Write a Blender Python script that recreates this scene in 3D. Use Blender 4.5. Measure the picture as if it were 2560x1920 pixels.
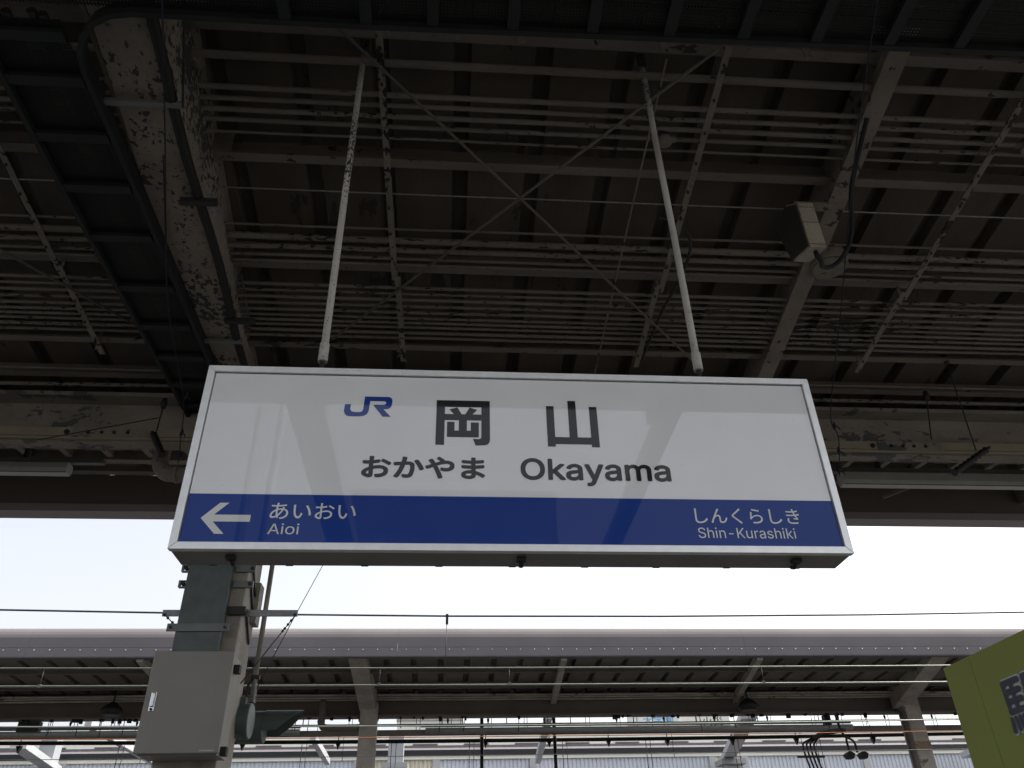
import bpy, math, random
from mathutils import Vector, Matrix
from mathutils.geometry import tessellate_polygon
random.seed(7)
for o in list(bpy.data.objects):
    bpy.data.objects.remove(o)
scene = bpy.context.scene
col = scene.collection
R = math.radians

# ------------------------------------------------------------------ camera, sky, sun, exposure
cam_d = bpy.data.cameras.new('camera'); cam = bpy.data.objects.new('camera', cam_d); col.objects.link(cam)
pitch, roll, yaw = 0.582679832, -0.0255239612, 0.0866314306
fw = Vector((math.sin(yaw) * math.cos(pitch), math.cos(yaw) * math.cos(pitch), math.sin(pitch)))
rt = Vector((math.cos(yaw), -math.sin(yaw), 0)); up = rt.cross(fw)
rt2 = rt * math.cos(roll) + up * math.sin(roll); up2 = -rt * math.sin(roll) + up * math.cos(roll)
m = Matrix((rt2, up2, -fw)).transposed().to_4x4(); m.translation = (0, 0, 1.55)
cam.matrix_world = m
cam_d.sensor_width = 36.0; cam_d.lens = 27.918; cam_d.clip_start = 0.05; cam_d.clip_end = 2000
scene.camera = cam

SUN_EL, SUN_AZ = R(50), R(84)
world = bpy.data.worlds.new('World'); scene.world = world; world.use_nodes = True
wn = world.node_tree.nodes; wl = world.node_tree.links
bg = wn['Background']
sky = wn.new('ShaderNodeTexSky'); sky.sky_type = 'NISHITA'; sky.sun_disc = False
sky.sun_elevation = SUN_EL; sky.sun_rotation = SUN_AZ
sky.air_density = 1.0; sky.dust_density = 6.0; sky.ozone_density = 1.0
hsv = wn.new('ShaderNodeHueSaturation'); hsv.inputs['Saturation'].default_value = 0.28
wl.new(sky.outputs['Color'], hsv.inputs['Color'])
wl.new(hsv.outputs['Color'], bg.inputs['Color'])
bg.inputs['Strength'].default_value = 0.15
sun_d = bpy.data.lights.new('sun', 'SUN'); sun = bpy.data.objects.new('sun', sun_d); col.objects.link(sun)
sun_d.energy = 0.5; sun_d.angle = R(20); sun_d.color = (1.0, 0.97, 0.93)
sdir = Vector((math.sin(SUN_AZ) * math.cos(SUN_EL), math.cos(SUN_AZ) * math.cos(SUN_EL), math.sin(SUN_EL)))
sun.rotation_euler = sdir.to_track_quat('Z', 'Y').to_euler()
scene.view_settings.view_transform = 'Standard'; scene.view_settings.look = 'None'
scene.view_settings.gamma = 1.0; scene.view_settings.use_curve_mapping = False
scene.view_settings.exposure = 1.2
scene.render.engine = 'CYCLES'
scene.cycles.max_bounces = 6; scene.cycles.diffuse_bounces = 4
scene.cycles.transparent_max_bounces = 12
scene.cycles.use_denoising = True

# ------------------------------------------------------------------ materials
def new_mat(name):
    mt = bpy.data.materials.new(name); mt.use_nodes = True
    nt = mt.node_tree
    return mt, nt, nt.nodes, nt.links, nt.nodes['Principled BSDF']

def plain(name, c, rough=0.6, metal=0.0, var=0.12, scale=6.0, bump=0.0, spec=0.5):
    mt, nt, n, l, b = new_mat(name)
    geo = n.new('ShaderNodeNewGeometry')
    no = n.new('ShaderNodeTexNoise'); no.inputs['Scale'].default_value = scale; no.inputs['Detail'].default_value = 6
    l.new(geo.outputs['Position'], no.inputs['Vector'])
    ra = n.new('ShaderNodeMapRange'); ra.inputs[1].default_value = .3; ra.inputs[2].default_value = .7
    ra.inputs[3].default_value = 1 - var; ra.inputs[4].default_value = 1 + var
    l.new(no.outputs['Fac'], ra.inputs[0])
    mx = n.new('ShaderNodeMix'); mx.data_type = 'RGBA'; mx.blend_type = 'MULTIPLY'; mx.inputs[0].default_value = 1
    mx.inputs[6].default_value = (*c, 1); l.new(ra.outputs[0], mx.inputs[7])
    l.new(mx.outputs[2], b.inputs['Base Color'])
    b.inputs['Roughness'].default_value = rough; b.inputs['Metallic'].default_value = metal
    b.inputs['Specular IOR Level'].default_value = spec
    if bump:
        bp = n.new('ShaderNodeBump'); bp.inputs['Strength'].default_value = bump; bp.inputs['Distance'].default_value = .003
        n2 = n.new('ShaderNodeTexNoise'); n2.inputs['Scale'].default_value = 140; n2.inputs['Detail'].default_value = 3
        l.new(geo.outputs['Position'], n2.inputs['Vector'])
        l.new(n2.outputs['Fac'], bp.inputs['Height']); l.new(bp.outputs['Normal'], b.inputs['Normal'])
    return mt

def peeling(name, c, chip, amount, scale=14.0, stretch=(1, 1, 1), rough=.65, patch=1.6, rust=(.10, .055, .03), low=.5):
    """painted steel: paint, flaked patches down to the primer, rust specks, ragged raised edges"""
    mt, nt, n, l, b = new_mat(name)
    geo = n.new('ShaderNodeNewGeometry')
    mp = n.new('ShaderNodeMapping'); mp.inputs['Scale'].default_value = stretch
    l.new(geo.outputs['Position'], mp.inputs['Vector'])
    def noise(s, d, r=.6):
        k = n.new('ShaderNodeTexNoise'); k.inputs['Scale'].default_value = s; k.inputs['Detail'].default_value = d
        k.inputs['Roughness'].default_value = r; l.new(mp.outputs['Vector'], k.inputs['Vector']); return k
    fine, big, tone, dirt = noise(scale, 7, .62), noise(patch, 3), noise(3.1, 5), noise(38, 4)
    ad = n.new('ShaderNodeMath'); ad.operation = 'MULTIPLY_ADD'; ad.inputs[1].default_value = low
    l.new(big.outputs['Fac'], ad.inputs[0]); l.new(fine.outputs['Fac'], ad.inputs[2])
    cr = n.new('ShaderNodeMapRange'); t = .5 + .5 * low + .17 - amount
    cr.inputs[1].default_value = t; cr.inputs[2].default_value = t + .018
    l.new(ad.outputs[0], cr.inputs[0])
    ra = n.new('ShaderNodeMapRange'); ra.inputs[1].default_value = .3; ra.inputs[2].default_value = .7
    ra.inputs[3].default_value = .74; ra.inputs[4].default_value = 1.16
    l.new(tone.outputs['Fac'], ra.inputs[0])
    mx = n.new('ShaderNodeMix'); mx.data_type = 'RGBA'; mx.blend_type = 'MULTIPLY'; mx.inputs[0].default_value = 1
    mx.inputs[6].default_value = (*c, 1); l.new(ra.outputs[0], mx.inputs[7])
    rr = n.new('ShaderNodeMapRange'); rr.inputs[1].default_value = .58; rr.inputs[2].default_value = .7
    l.new(dirt.outputs['Fac'], rr.inputs[0])
    m1 = n.new('ShaderNodeMath'); m1.operation = 'MULTIPLY'; m1.inputs[1].default_value = .45
    l.new(rr.outputs[0], m1.inputs[0])
    mr = n.new('ShaderNodeMix'); mr.data_type = 'RGBA'; l.new(m1.outputs[0], mr.inputs[0])
    l.new(mx.outputs[2], mr.inputs[6]); mr.inputs[7].default_value = (*rust, 1)
    mc = n.new('ShaderNodeMix'); mc.data_type = 'RGBA'; l.new(cr.outputs[0], mc.inputs[0])
    l.new(mr.outputs[2], mc.inputs[6]); mc.inputs[7].default_value = (*chip, 1)
    l.new(mc.outputs[2], b.inputs['Base Color'])
    b.inputs['Roughness'].default_value = rough
    bp = n.new('ShaderNodeBump'); bp.invert = True; bp.inputs['Strength'].default_value = .9; bp.inputs['Distance'].default_value = .004
    l.new(cr.outputs[0], bp.inputs['Height']); l.new(bp.outputs['Normal'], b.inputs['Normal'])
    return mt

M = {}
M['beam_peel'] = peeling('cream_paint_flaking', (.285, .25, .21), (.05, .048, .046), .095, 26, (1, .8, 1), patch=1.6, low=.7)
M['beam'] = peeling('cream_paint_worn', (.22, .19, .16), (.035, .03, .026), .02, 12, patch=1.4, low=.6)
M['pipe_peel'] = peeling('conduit_paint_flaking', (.205, .182, .158), (.016, .013, .011), .06, 30, (.55, 1.4, 1.4), patch=1.6, low=.55)
M['pipe'] = peeling('conduit_paint_worn', (.19, .17, .148), (.018, .015, .013), .02, 26, (.5, 1.4, 1.4), patch=1.3, low=.8)
M['rail'] = peeling('hanger_rail_paint', (.215, .19, .165), (.012, .011, .010), .09, 14, (1.3, .9, 1.3), patch=1.5, low=.9)
M['purlin'] = peeling('purlin_paint', (.18, .155, .132), (.04, .03, .024), .0, 16, (.5, 1, 1), patch=1.3, low=.6)
M['pole'] = peeling('pole_paint', (.55, .53, .49), (.035, .03, .027), .06, 85, (1, 1, .6), patch=2.4, low=.6)
M['rod'] = plain('brace_rod_paint', (.14, .125, .108), .7)
M['deck'] = peeling('deck_sheet', (.104, .084, .070), (.056, .045, .037), .0, 5, (1, .4, 1), rough=.75, patch=.8, low=.7)
M['girder'] = peeling('girder_paint', (.26, .235, .195), (.09, .092, .09), .085, 9, (.55, 1, 1), patch=.9, low=1.0)
M['duct_cream'] = plain('cable_duct_cream', (.30, .26, .19), .6, var=.1, scale=4)
M['rustline'] = plain('rust_seam', (.17, .09, .04), .8)
M['fascia_in'] = plain('fascia_sheet_brown', (.165, .14, .122), .6, var=.08, scale=1.5)
M['lip'] = plain('fascia_lip_grey', (.34, .31, .32), .6, var=.06, scale=1.5)
M['fascia'] = plain('fascia_sheet_grey', (.145, .135, .145), .7, var=.06, scale=1.2, spec=.25)
M['fascia_top'] = plain('fascia_cap_warm_grey', (.22, .20, .20), .9, var=.06, scale=1.2, spec=.15)
M['tray'] = plain('dark_galvanised', (.014, .0175, .019), .65, .1, var=.2)
M['black'] = plain('black_rubber', (.012, .012, .012), .6)
M['darksteel'] = plain('dark_steel', (.03, .03, .032), .6)
M['galv'] = plain('galvanised_steel', (.30, .31, .31), .45, .6, var=.2, scale=30)
M['wire'] = plain('copper_wire_weathered', (.10, .10, .105), .5, .5)
M['wire_light'] = plain('contact_wire_green_grey', (.30, .34, .28), .4, .5)
M['orange'] = plain('orange_cable', (.45, .17, .06), .7)
M['cord'] = plain('blue_cord', (.018, .024, .045), .8)
M['column'] = peeling('column_paint', (.34, .31, .265), (.12, .09, .06), .0, 8, patch=1.5, low=.5)
M['cabinet'] = plain('cabinet_enamel', (.32, .305, .275), .45, var=.05, scale=3, bump=.04)
M['cover'] = plain('cover_channel_green_grey', (.125, .145, .145), .5, .2, var=.16, scale=9)
M['strap'] = plain('strap_steel', (.20, .215, .21), .5, .3)
M['chrome'] = plain('handle_chrome', (.62, .63, .64), .25, .9, var=.04)
M['lens'] = plain('lens_grey', (.40, .44, .43), .25)
M['green_metal'] = plain('signal_green_grey', (.075, .10, .095), .5)
M['alu'] = plain('brushed_aluminium', (.86, .87, .87), .38, .45, var=.06, scale=18)
M['boxgrey'] = plain('sign_box_grey', (.31, .30, .295), .5, .1, var=.1, scale=5)
M['gap'] = plain('gasket_black', (.015, .015, .016), .6)
M['light'] = plain('fixture_enamel', (.52, .52, .49), .45, var=.05)
M['speaker'] = peeling('speaker_enamel', (.50, .46, .37), (.07, .06, .05), -.03, 20, patch=2, low=.5)
M['speaker_dark'] = plain('speaker_grille', (.05, .042, .036), .7)
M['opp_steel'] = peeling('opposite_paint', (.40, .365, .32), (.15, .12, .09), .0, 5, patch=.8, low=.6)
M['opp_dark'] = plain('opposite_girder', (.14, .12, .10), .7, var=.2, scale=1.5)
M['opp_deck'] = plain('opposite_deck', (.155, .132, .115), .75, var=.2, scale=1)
M['white_struct'] = plain('white_painted_steel', (.46, .465, .47), .5, var=.08, scale=1)
M['greytube'] = plain('grey_trough', (.26, .26, .245), .5)
M['ballast'] = plain('ballast', (.07, .064, .058), .9, var=.4, scale=14)
M['platform'] = plain('platform_asphalt', (.07, .068, .064), .85, var=.15, scale=3)
M['concrete'] = plain('concrete', (.36, .35, .33), .85, var=.15, scale=1)
M['bldg_white'] = plain('building_white', (.74, .73, .68), .7, var=.04, scale=.3)
M['bldg_grey'] = plain('building_grey', (.34, .35, .36), .7, var=.08, scale=.2)
M['glass'] = plain('window_glass', (.05, .06, .07), .1)
M['clad'] = plain('cladding_blue_white', (.62, .65, .71), .5, var=.05, scale=.7)
M['clad_cream'] = plain('cladding_cream', (.70, .65, .52), .5, var=.05, scale=.7)
M['roofgrey'] = plain('roof_grey', (.15, .135, .145), .6)
M['cream_panel'] = plain('cream_translucent', (.80, .78, .70), .6, var=.03)
M['seam_olive'] = plain('seam_olive', (.19, .21, .04), .7)
M['blind'] = plain('window_blind', (.30, .30, .29), .6)
M['rust_paint'] = plain('rust_streaked_paint', (.26, .18, .12), .8, var=.4, scale=18)
M['kiosk'] = plain('kiosk_olive_green', (.27, .30, .062), .7, var=.05, scale=2)
M['navy'] = plain('lettering_navy', (.03, .034, .06), .5)
M['ltgrey'] = plain('lettering_outline', (.58, .58, .56), .5)
M['tile'] = plain('billboard_blue', (.10, .35, .62), .6)

def sign_face(name, c, rough=.02, spec=.46):
    mt, nt, n, l, b = new_mat(name)
    geo = n.new('ShaderNodeNewGeometry')
    no = n.new('ShaderNodeTexNoise'); no.inputs['Scale'].default_value = 3.2; no.inputs['Detail'].default_value = 5
    l.new(geo.outputs['Position'], no.inputs['Vector'])
    ra = n.new('ShaderNodeMapRange'); ra.inputs[1].default_value = .35; ra.inputs[2].default_value = .7
    ra.inputs[3].default_value = .965; ra.inputs[4].default_value = 1.02; l.new(no.outputs['Fac'], ra.inputs[0])
    vo = n.new('ShaderNodeTexVoronoi'); vo.inputs['Scale'].default_value = 9
    l.new(geo.outputs['Position'], vo.inputs['Vector'])
    sp = n.new('ShaderNodeMapRange'); sp.inputs[1].default_value = .012; sp.inputs[2].default_value = .03
    sp.inputs[3].default_value = .72; sp.inputs[4].default_value = 1.0; l.new(vo.outputs['Distance'], sp.inputs[0])
    mu = n.new('ShaderNodeMath'); mu.operation = 'MULTIPLY'
    l.new(ra.outputs[0], mu.inputs[0]); l.new(sp.outputs[0], mu.inputs[1])
    mx = n.new('ShaderNodeMix'); mx.data_type = 'RGBA'; mx.blend_type = 'MULTIPLY'; mx.inputs[0].default_value = 1
    mx.inputs[6].default_value = (*c, 1); l.new(mu.outputs[0], mx.inputs[7])
    l.new(mx.outputs[2], b.inputs['Base Color'])
    b.inputs['Roughness'].default_value = rough; b.inputs['Specular IOR Level'].default_value = spec
    return mt
M['sign_white'] = sign_face('acrylic_white', (.86, .875, .89), .008, .62)
M['sign_blue'] = sign_face('acrylic_blue', (.020, .058, .29), .02, .18)
M['ink'] = sign_face('vinyl_black', (.028, .027, .030), .03, .35)
M['logo_blue'] = sign_face('vinyl_blue', (.02, .06, .30))
M['sign_text_white'] = sign_face('vinyl_white', (.70, .72, .72))

def perforated(name):
    mt, nt, n, l, b = new_mat(name)
    b.inputs['Base Color'].default_value = (.004, .005, .005, 1); b.inputs['Roughness'].default_value = .6
    geo = n.new('ShaderNodeNewGeometry')
    vo = n.new('ShaderNodeTexVoronoi'); vo.inputs['Scale'].default_value = 55; vo.inputs['Randomness'].default_value = 0
    l.new(geo.outputs['Position'], vo.inputs['Vector'])
    lt = n.new('ShaderNodeMath'); lt.operation = 'LESS_THAN'; lt.inputs[1].default_value = .24
    mp = n.new('ShaderNodeMapping'); mp.inputs['Scale'].default_value = (1, 1, 0)
    l.new(geo.outputs['Position'], mp.inputs['Vector']); l.new(mp.outputs['Vector'], vo.inputs['Vector'])
    l.new(vo.outputs['Distance'], lt.inputs[0])
    tr = n.new('ShaderNodeBsdfTransparent'); ms = n.new('ShaderNodeMixShader')
    l.new(lt.outputs[0], ms.inputs[0]); l.new(b.outputs[0], ms.inputs[1]); l.new(tr.outputs[0], ms.inputs[2])
    l.new(ms.outputs[0], n['Material Output'].inputs['Surface'])
    return mt
M['mesh'] = perforated('perforated_sheet')

# ------------------------------------------------------------------ mesh builder
class MB:
    def __init__(s): s.v = []; s.f = []; s.sm = False
    def add(s, vs, fs):
        k = len(s.v); s.v += [tuple(map(float, p)) for p in vs]; s.f += [tuple(i + k for i in f) for f in fs]; return s
    def hexa(s, a):
        return s.add(a, [(0, 3, 2, 1), (4, 5, 6, 7), (0, 1, 5, 4), (1, 2, 6, 5), (2, 3, 7, 6), (3, 0, 4, 7)])
    def box(s, x0, x1, y0, y1, z0, z1):
        return s.hexa([(x0, y0, z0), (x1, y0, z0), (x1, y1, z0), (x0, y1, z0), (x0, y0, z1), (x1, y0, z1), (x1, y1, z1), (x0, y1, z1)])
    def bar(s, p, q, w, h, upv=(0, 0, 1)):
        p, q = Vector(p), Vector(q); d = (q - p).normalized(); u = Vector(upv)
        a = d.cross(u)
        if a.length < 1e-4: a = d.cross(Vector((0, 1, 0)))
        a.normalize(); u = a.cross(d)
        a *= w / 2; u *= h / 2
        return s.hexa([p - a - u, p + a - u, q + a - u, q - a - u, p - a + u, p + a + u, q + a + u, q - a + u])
    def tube(s, pts, r, n=8, cap=True):
        s.sm = True
        pts = [Vector(p) for p in pts]; rs = r if isinstance(r, (list, tuple)) else [r] * len(pts)
        vs = []; fs = []; pa = None
        for i, p in enumerate(pts):
            d = (pts[min(i + 1, len(pts) - 1)] - pts[max(i - 1, 0)]).normalized()
            if pa is None:
                pa = d.cross(Vector((0, 0, 1)))
                if pa.length < 1e-3: pa = d.cross(Vector((0, 1, 0)))
            pa = (pa - d * pa.dot(d)).normalized(); b = d.cross(pa)
            for k in range(n):
                t = 2 * math.pi * k / n; vs.append(p + (pa * math.cos(t) + b * math.sin(t)) * rs[i])
        for i in range(len(pts) - 1):
            for k in range(n):
                a, b2 = i * n + k, i * n + (k + 1) % n
                fs.append((a, b2, b2 + n, a + n))
        if cap: fs += [tuple(range(n))[::-1], tuple(range((len(pts) - 1) * n, len(pts) * n))]
        return s.add(vs, fs)
    def prism(s, poly, axis, a, b):
        """poly: 2-D outline; axis 'x' -> (y,z), 'y' -> (x,z), 'z' -> (x,y); extruded from a to b"""
        def P(u, w, t): return (t, u, w) if axis == 'x' else ((u, t, w) if axis == 'y' else (u, w, t))
        n = len(poly)
        vs = [P(u, w, a) for u, w in poly] + [P(u, w, b) for u, w in poly]
        fs = [tuple(range(n)), tuple(range(n, 2 * n))[::-1]] + [(i, (i + 1) % n, (i + 1) % n + n, i + n) for i in range(n)]
        return s.add(vs, fs)
    def mesh(s, name, loc=(0, 0, 0)):
        me = bpy.data.meshes.new(name)
        L = Vector(loc)
        me.from_pydata([tuple(Vector(v) - L) for v in s.v], [], s.f); me.validate()
        import bmesh
        bm = bmesh.new(); bm.from_mesh(me); bmesh.ops.recalc_face_normals(bm, faces=bm.faces[:]); bm.to_mesh(me); bm.free()
        if s.sm:
            for p in me.polygons: p.use_smooth = len(p.vertices) == 4
        return me
    def build(s, name, mat, parent=None, bevel=0, **kw):
        loc = parent.location if parent is not None else (0, 0, 0)
        if parent is not None and parent.parent is not None: loc = Vector(loc) + parent.parent.location
        me = s.mesh(name, loc)
        me.materials.append(M[mat] if isinstance(mat, str) else mat)
        o = bpy.data.objects.new(name, me); col.objects.link(o)
        if parent is not None: o.parent = parent
        if bevel:
            b = o.modifiers.new('bevel', 'BEVEL'); b.width = bevel; b.segments = 2; b.limit_method = 'ANGLE'
        tag(o, **kw)
        return o

def tag(o, label=None, cat=None, group=None, kind=None):
    if label: o['label'] = label
    if cat: o['category'] = cat
    if group: o['group'] = group
    if kind: o['kind'] = kind
    return o

def thing(name, loc, label, cat, group=None):
    o = bpy.data.objects.new(name, None); o.empty_display_size = .1; col.objects.link(o); o.location = loc
    return tag(o, label, cat, group)

def arc(cx, cz, r, a0, a1, n):
    return [(cx + r * math.cos(R(a0 + (a1 - a0) * i / n)), cz + r * math.sin(R(a0 + (a1 - a0) * i / n))) for i in range(n + 1)]

def wob(p, q, n, amp):
    p, q = Vector(p), Vector(q); out = []
    for i in range(n + 1):
        t = p.lerp(q, i / n); out.append(t + Vector((0, random.uniform(-amp, amp), random.uniform(-amp, amp))))
    return out

# ------------------------------------------------------------------ ground
MB().box(-400, 400, -400, 400, -1.6, -1.3).build('track_bed', 'ballast', kind='structure')
MB().box(-60, 60, -1.9, 9.2, -1.25, 0).build('platform', 'platform', kind='structure')
MB().box(-60, 60, 16.4, 24.0, -1.25, 0).build('opposite_platform', 'platform', kind='structure')

# ------------------------------------------------------------------ the platform canopy
ROOF0, SL = 6.678, .12
def roof(y): return ROOF0 - SL * y            # underside of the near deck
def froof(y): return 5.90 + .15 * (y - 7.0)   # underside of the far deck

can = thing('platform_canopy', (-1.88, 6.6, 0), 'cream painted steel platform canopy overhead with peeling girder, purlins and ribbed deck', 'canopy')
XL, XR = -9.0, 12.0
# folded plate deck, one sheet per pitch, ribs running across the platform
PITCH = .546
def deck_panel(y0, y1, zf):
    prof = [(0, .085), (.042, .085), (.062, 0), (.484, 0), (.504, .085), (.546, .085)]
    b = MB(); vs = []; n = len(prof)
    for t in (0, .004):
        for y in (y0, y1):
            for x, z in prof: vs.append((x, y, zf(y) + z + t))
    fs = []
    for i in range(n - 1):
        fs.append((i, i + 1, n + i + 1, n + i)); fs.append((2 * n + i, 3 * n + i, 3 * n + i + 1, 2 * n + i + 1))
    b.add(vs, fs); return b
for (y0, y1, zf) in ((-2.5, 6.95, roof), (7.0, 9.58, froof)):
    me = deck_panel(y0, y1, zf).mesh('roof_panel'); me.materials.append(M['deck'])
    k = 0
    while XL + k * PITCH < XR:
        o = bpy.data.objects.new('roof_panel', me); col.objects.link(o); o.parent = can
        o.location = Vector((.005 - 17 * PITCH + k * PITCH, 0, 0)) - can.location
        k += 1
# purlins: lipped channels under the deck
def purlin(y, z, w=.065, h=.11, mat='purlin'):
    b = MB()
    b.prism([(y - w, z), (y, z), (y, z + h), (y - .006, z + h), (y - .006, z + .006), (y - w, z + .006)], 'x', XL, XR)
    b.prism([(y - w, z + .0062), (y - w + .005, z + .0062), (y - w + .005, z + .022), (y - w, z + .022)], 'x', XL, XR)
    return b.build('purlin', mat, can)
for y in (-1.9, -.9, .1, 1.1, 2.06, 3.01, 3.95, 4.94, 5.87):
    purlin(y, roof(y) - .2, .075, .19)
purlin(6.40, roof(6.4) - .155, .07, .14)
# main peeling box girder over the left column, tapered in plan
def stations(b, st, axis_top):
    for (a, c) in zip(st[:-1], st[1:]):
        (y0, xl0, xr0, z0), (y1, xl1, xr1, z1) = a, c
        b.hexa([(xl0, y0, z0), (xr0, y0, z0), (xr1, y1, z1), (xl1, y1, z1),
                (xl0, y0, axis_top(y0)), (xr0, y0, axis_top(y0)), (xr1, y1, axis_top(y1)), (xl1, y1, axis_top(y1))])
b = MB(); stations(b, [(-2.5, -1.97, -1.60, 6.72), (0, -1.97, -1.60, 6.1), (2.0, -1.97, -1.60, 5.61), (3.1, -2.03, -1.68, 5.60), (3.85, -2.085, -1.72, 5.60), (6.45, -2.075, -1.87, 5.58)], lambda y: roof(y) - .005)
g = b.build('girder', 'beam_peel', can, label='girder with badly flaking cream paint')
# small ledge angle and black feeder cable on that girder
MB().bar((-2.03, 2.5, 5.65), (-2.115, 4.45, 5.65), .028, .04).build('ledge_angle', 'beam', g)
pts = [(-1.675 - .05 * max(0, y - 2.6) + .012 * math.sin(y * 3.1), y, 5.585) for y in [1.6 + .33 * i for i in range(15)]]
MB().tube(pts, .034, 8).build('feeder_cable', 'black', g)
for y in (3.9, 5.2):
    MB().box(-1.86, -1.62, y, y + .04, 5.535, 5.575).build('cable_clamp', 'darksteel', g)
MB().box(-2.10, -1.63, 3.13, 3.165, 5.55, 5.578).build('slotted_channel', 'strap', g)
MB().box(-2.09, -1.785, 5.49, 5.52, 5.54, 5.57).build('slotted_channel', 'strap', g)
# stiffener cleats where the purlins meet the girder
for y in (3.0, 3.94, 4.93):
    MB().box(-1.70 - .03 * (y - 2.6), -1.55 - .03 * (y - 2.6), y - .10, y - .09, roof(y) - .25, roof(y) - .02).build('cleat', 'beam', g)
def rafter(x0, x1, y0=-2.5, y1=6.6):
    b = MB(); d = (x1 - x0) / (y1 - 3.0)
    X = lambda y: x0 + d * (y - 3.0)
    for (w, za, zb) in ((.07, -.30, -.285), (.064, -.285, -.03), (.075, -.03, -.002)):
        b.hexa([(X(y0) - w, y0, roof(y0) + za), (X(y0) + w, y0, roof(y0) + za), (X(y1) + w, y1, roof(y1) + za), (X(y1) - w, y1, roof(y1) + za),
                (X(y0) - w, y0, roof(y0) + zb), (X(y0) + w, y0, roof(y0) + zb), (X(y1) + w, y1, roof(y1) + zb), (X(y1) - w, y1, roof(y1) + zb)])
    return b
raf = rafter(2.78, 2.94).build('rafter', 'beam', can)
rafter(-6.6, -6.5).build('rafter', 'beam', can)
b = MB(); stations(b, [(-2.5, 7.45, 7.95, 6.72), (0, 7.45, 7.95, 6.1), (2, 7.45, 7.95, 5.62), (6.45, 7.6, 7.92, 5.58)], lambda y: roof(y) - .005)
b.build('girder', 'beam', can)
# valley girder along the column line, cable duct on its lower edge
vg = MB()
vg.box(XL, XR, 6.66, 6.70, 5.202, 5.618)
vg.box(XL, XR, 6.50, 6.86, 5.62, 5.66).box(XL, XR, 6.61, 6.75, 5.186, 5.20)
vgo = vg.build('valley_girder', 'girder', can, label='long cream girder with grey scuffed patches')
# cable duct clipped along the front of the valley girder, with joints and knock-outs
dct = MB().box(XL, XR, 6.57, 6.655, 5.203, 5.315).build('cable_duct', 'duct_cream', vgo, bevel=.004)
MB().box(XL, XR, 6.5675, 6.571, 5.220, 5.226).build('rust_seam', 'rustline', vgo)
MB().box(XL, XR, 6.654, 6.659, 5.335, 5.341).build('rust_seam', 'rustline', vgo)
for x0 in (-3.35, 4.28):
    MB().box(x0 - .12, x0 + .55, 6.564, 6.569, 5.212, 5.305).build('joint_plate', 'girder', vgo)
    for k, dx in enumerate((-.17, .02, .14, .25, .37)):
        b = MB(); b.tube([(x0 + dx, 6.556, 5.262), (x0 + dx, 6.5685, 5.262)], .017 if k else .024, 10)
        b.build('knock_out', 'black', vgo)
for xa, xb in ((XL, XR),):
    MB().box(xa, xb, 6.935, 6.948, 5.80, 6.02).build('flute_light_block', 'opp_dark', can)  # added strip, blocks sky light leaking through the open deck flutes
# shallow valley gutter and the far side of the roof
MB().prism([(6.80, 5.84), (6.80, 5.75), (7.16, 5.75), (7.16, 5.87), (7.15, 5.87), (7.15, 5.76), (6.81, 5.76), (6.81, 5.84)], 'x', XL, XR).build('gutter', 'opp_dark', can)
MB().box(XL, XR, 8.24, 8.34, 5.86, 5.97).build('eave_beam', 'beam', can)
x = XL + .2
while x < XR:
    MB().bar((x, 6.95, 5.77), (x, 8.24, 5.92), .07, .06).build('eave_bracket', 'beam', can); x += .45
for x in (-6.6, -1.88, 2.9, 7.75):
    MB().bar((x, 6.9, 5.66), (x, 9.4, 6.10), .12, .22).build('eave_arm', 'beam', can)
MB().prism([(9.40, 6.24), (9.40, 5.84), (9.412, 5.84), (9.412, 6.24)], 'x', XL, XR).build('fascia', 'fascia_in', can)
MB().prism([(9.38, 5.74), (9.62, 5.74), (9.62, 6.36), (9.61, 6.36), (9.61, 5.752), (9.395, 5.752), (9.395, 5.838), (9.38, 5.838)], 'x', XL, XR).build('fascia_lip', 'lip', can)
MB().box(XL, XR, 8.9, 9.0, 6.05, 6.12).build('purlin', 'purlin', can)
# near eave behind the camera
MB().prism([(-2.52, 6.90), (-2.52, 7.2), (-2.51, 7.2), (-2.51, 6.912), (-2.40, 6.912), (-2.40, 6.90)], 'x', XL, XR).build('fascia_lip', 'lip', can)
# columns
for x in (-1.8725, 7.75):
    c = MB().box(x - .2275, x + .2275, 6.4, 6.85, 0, 5.60).build('column', 'column', can, bevel=.012)
    if x < 0:
        MB().box(-1.7515, -1.7465, 6.385, 6.399, 0, 5.2).build('edge_strip', 'column', c)
        for z in (3.50, 3.73, 3.86):
            MB().bar((-1.632, 6.50, z + .10), (-1.632, 6.74, z - .10), .012, .03).build('brace_strip', 'darksteel', c)
        MB().box(-1.643, -1.60, 6.70, 6.84, 3.56, 3.90).build('side_plate', 'column', c)
# hanger rails: flat bars in two lengths, bolted, hung from the purlins
def rail(x, y0, y1, ym, jog, w=.045):
    for (ya, yb, dx) in ((y0, ym, 0), (ym - .09, y1, jog)):
        r = MB().bar((x + dx, ya, roof(ya) - .335 - (.012 if dx else 0)), (x + dx + .012, yb, roof(yb) - .335 - (.012 if dx else 0)), w, .01).build('hanger_rail', 'rail', can)
        b = MB(); y = ya + .12
        while y < yb:
            z = roof(y) - .342 - (.012 if dx else 0)
            b.tube([(x + dx, y, z - .014), (x + dx, y, z + .004)], .009, 6); y += .24
        b.build('bolt', 'darksteel', r)
    for y in (y0 + .05, ym, y1 - .04):
        MB().box(x - .012, x + .012, y - .004, y + .004, roof(y) - .335, roof(y) - .01).build('hanger_strap', 'rail', can)
for (x, jog) in ((-.505, .035), (1.66, -.03), (-3.09, .03), (3.74, -.03), (-5.3, .03), (5.9, .03)):
    rail(x, 2.86, 5.84, 4.93, jog)
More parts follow.
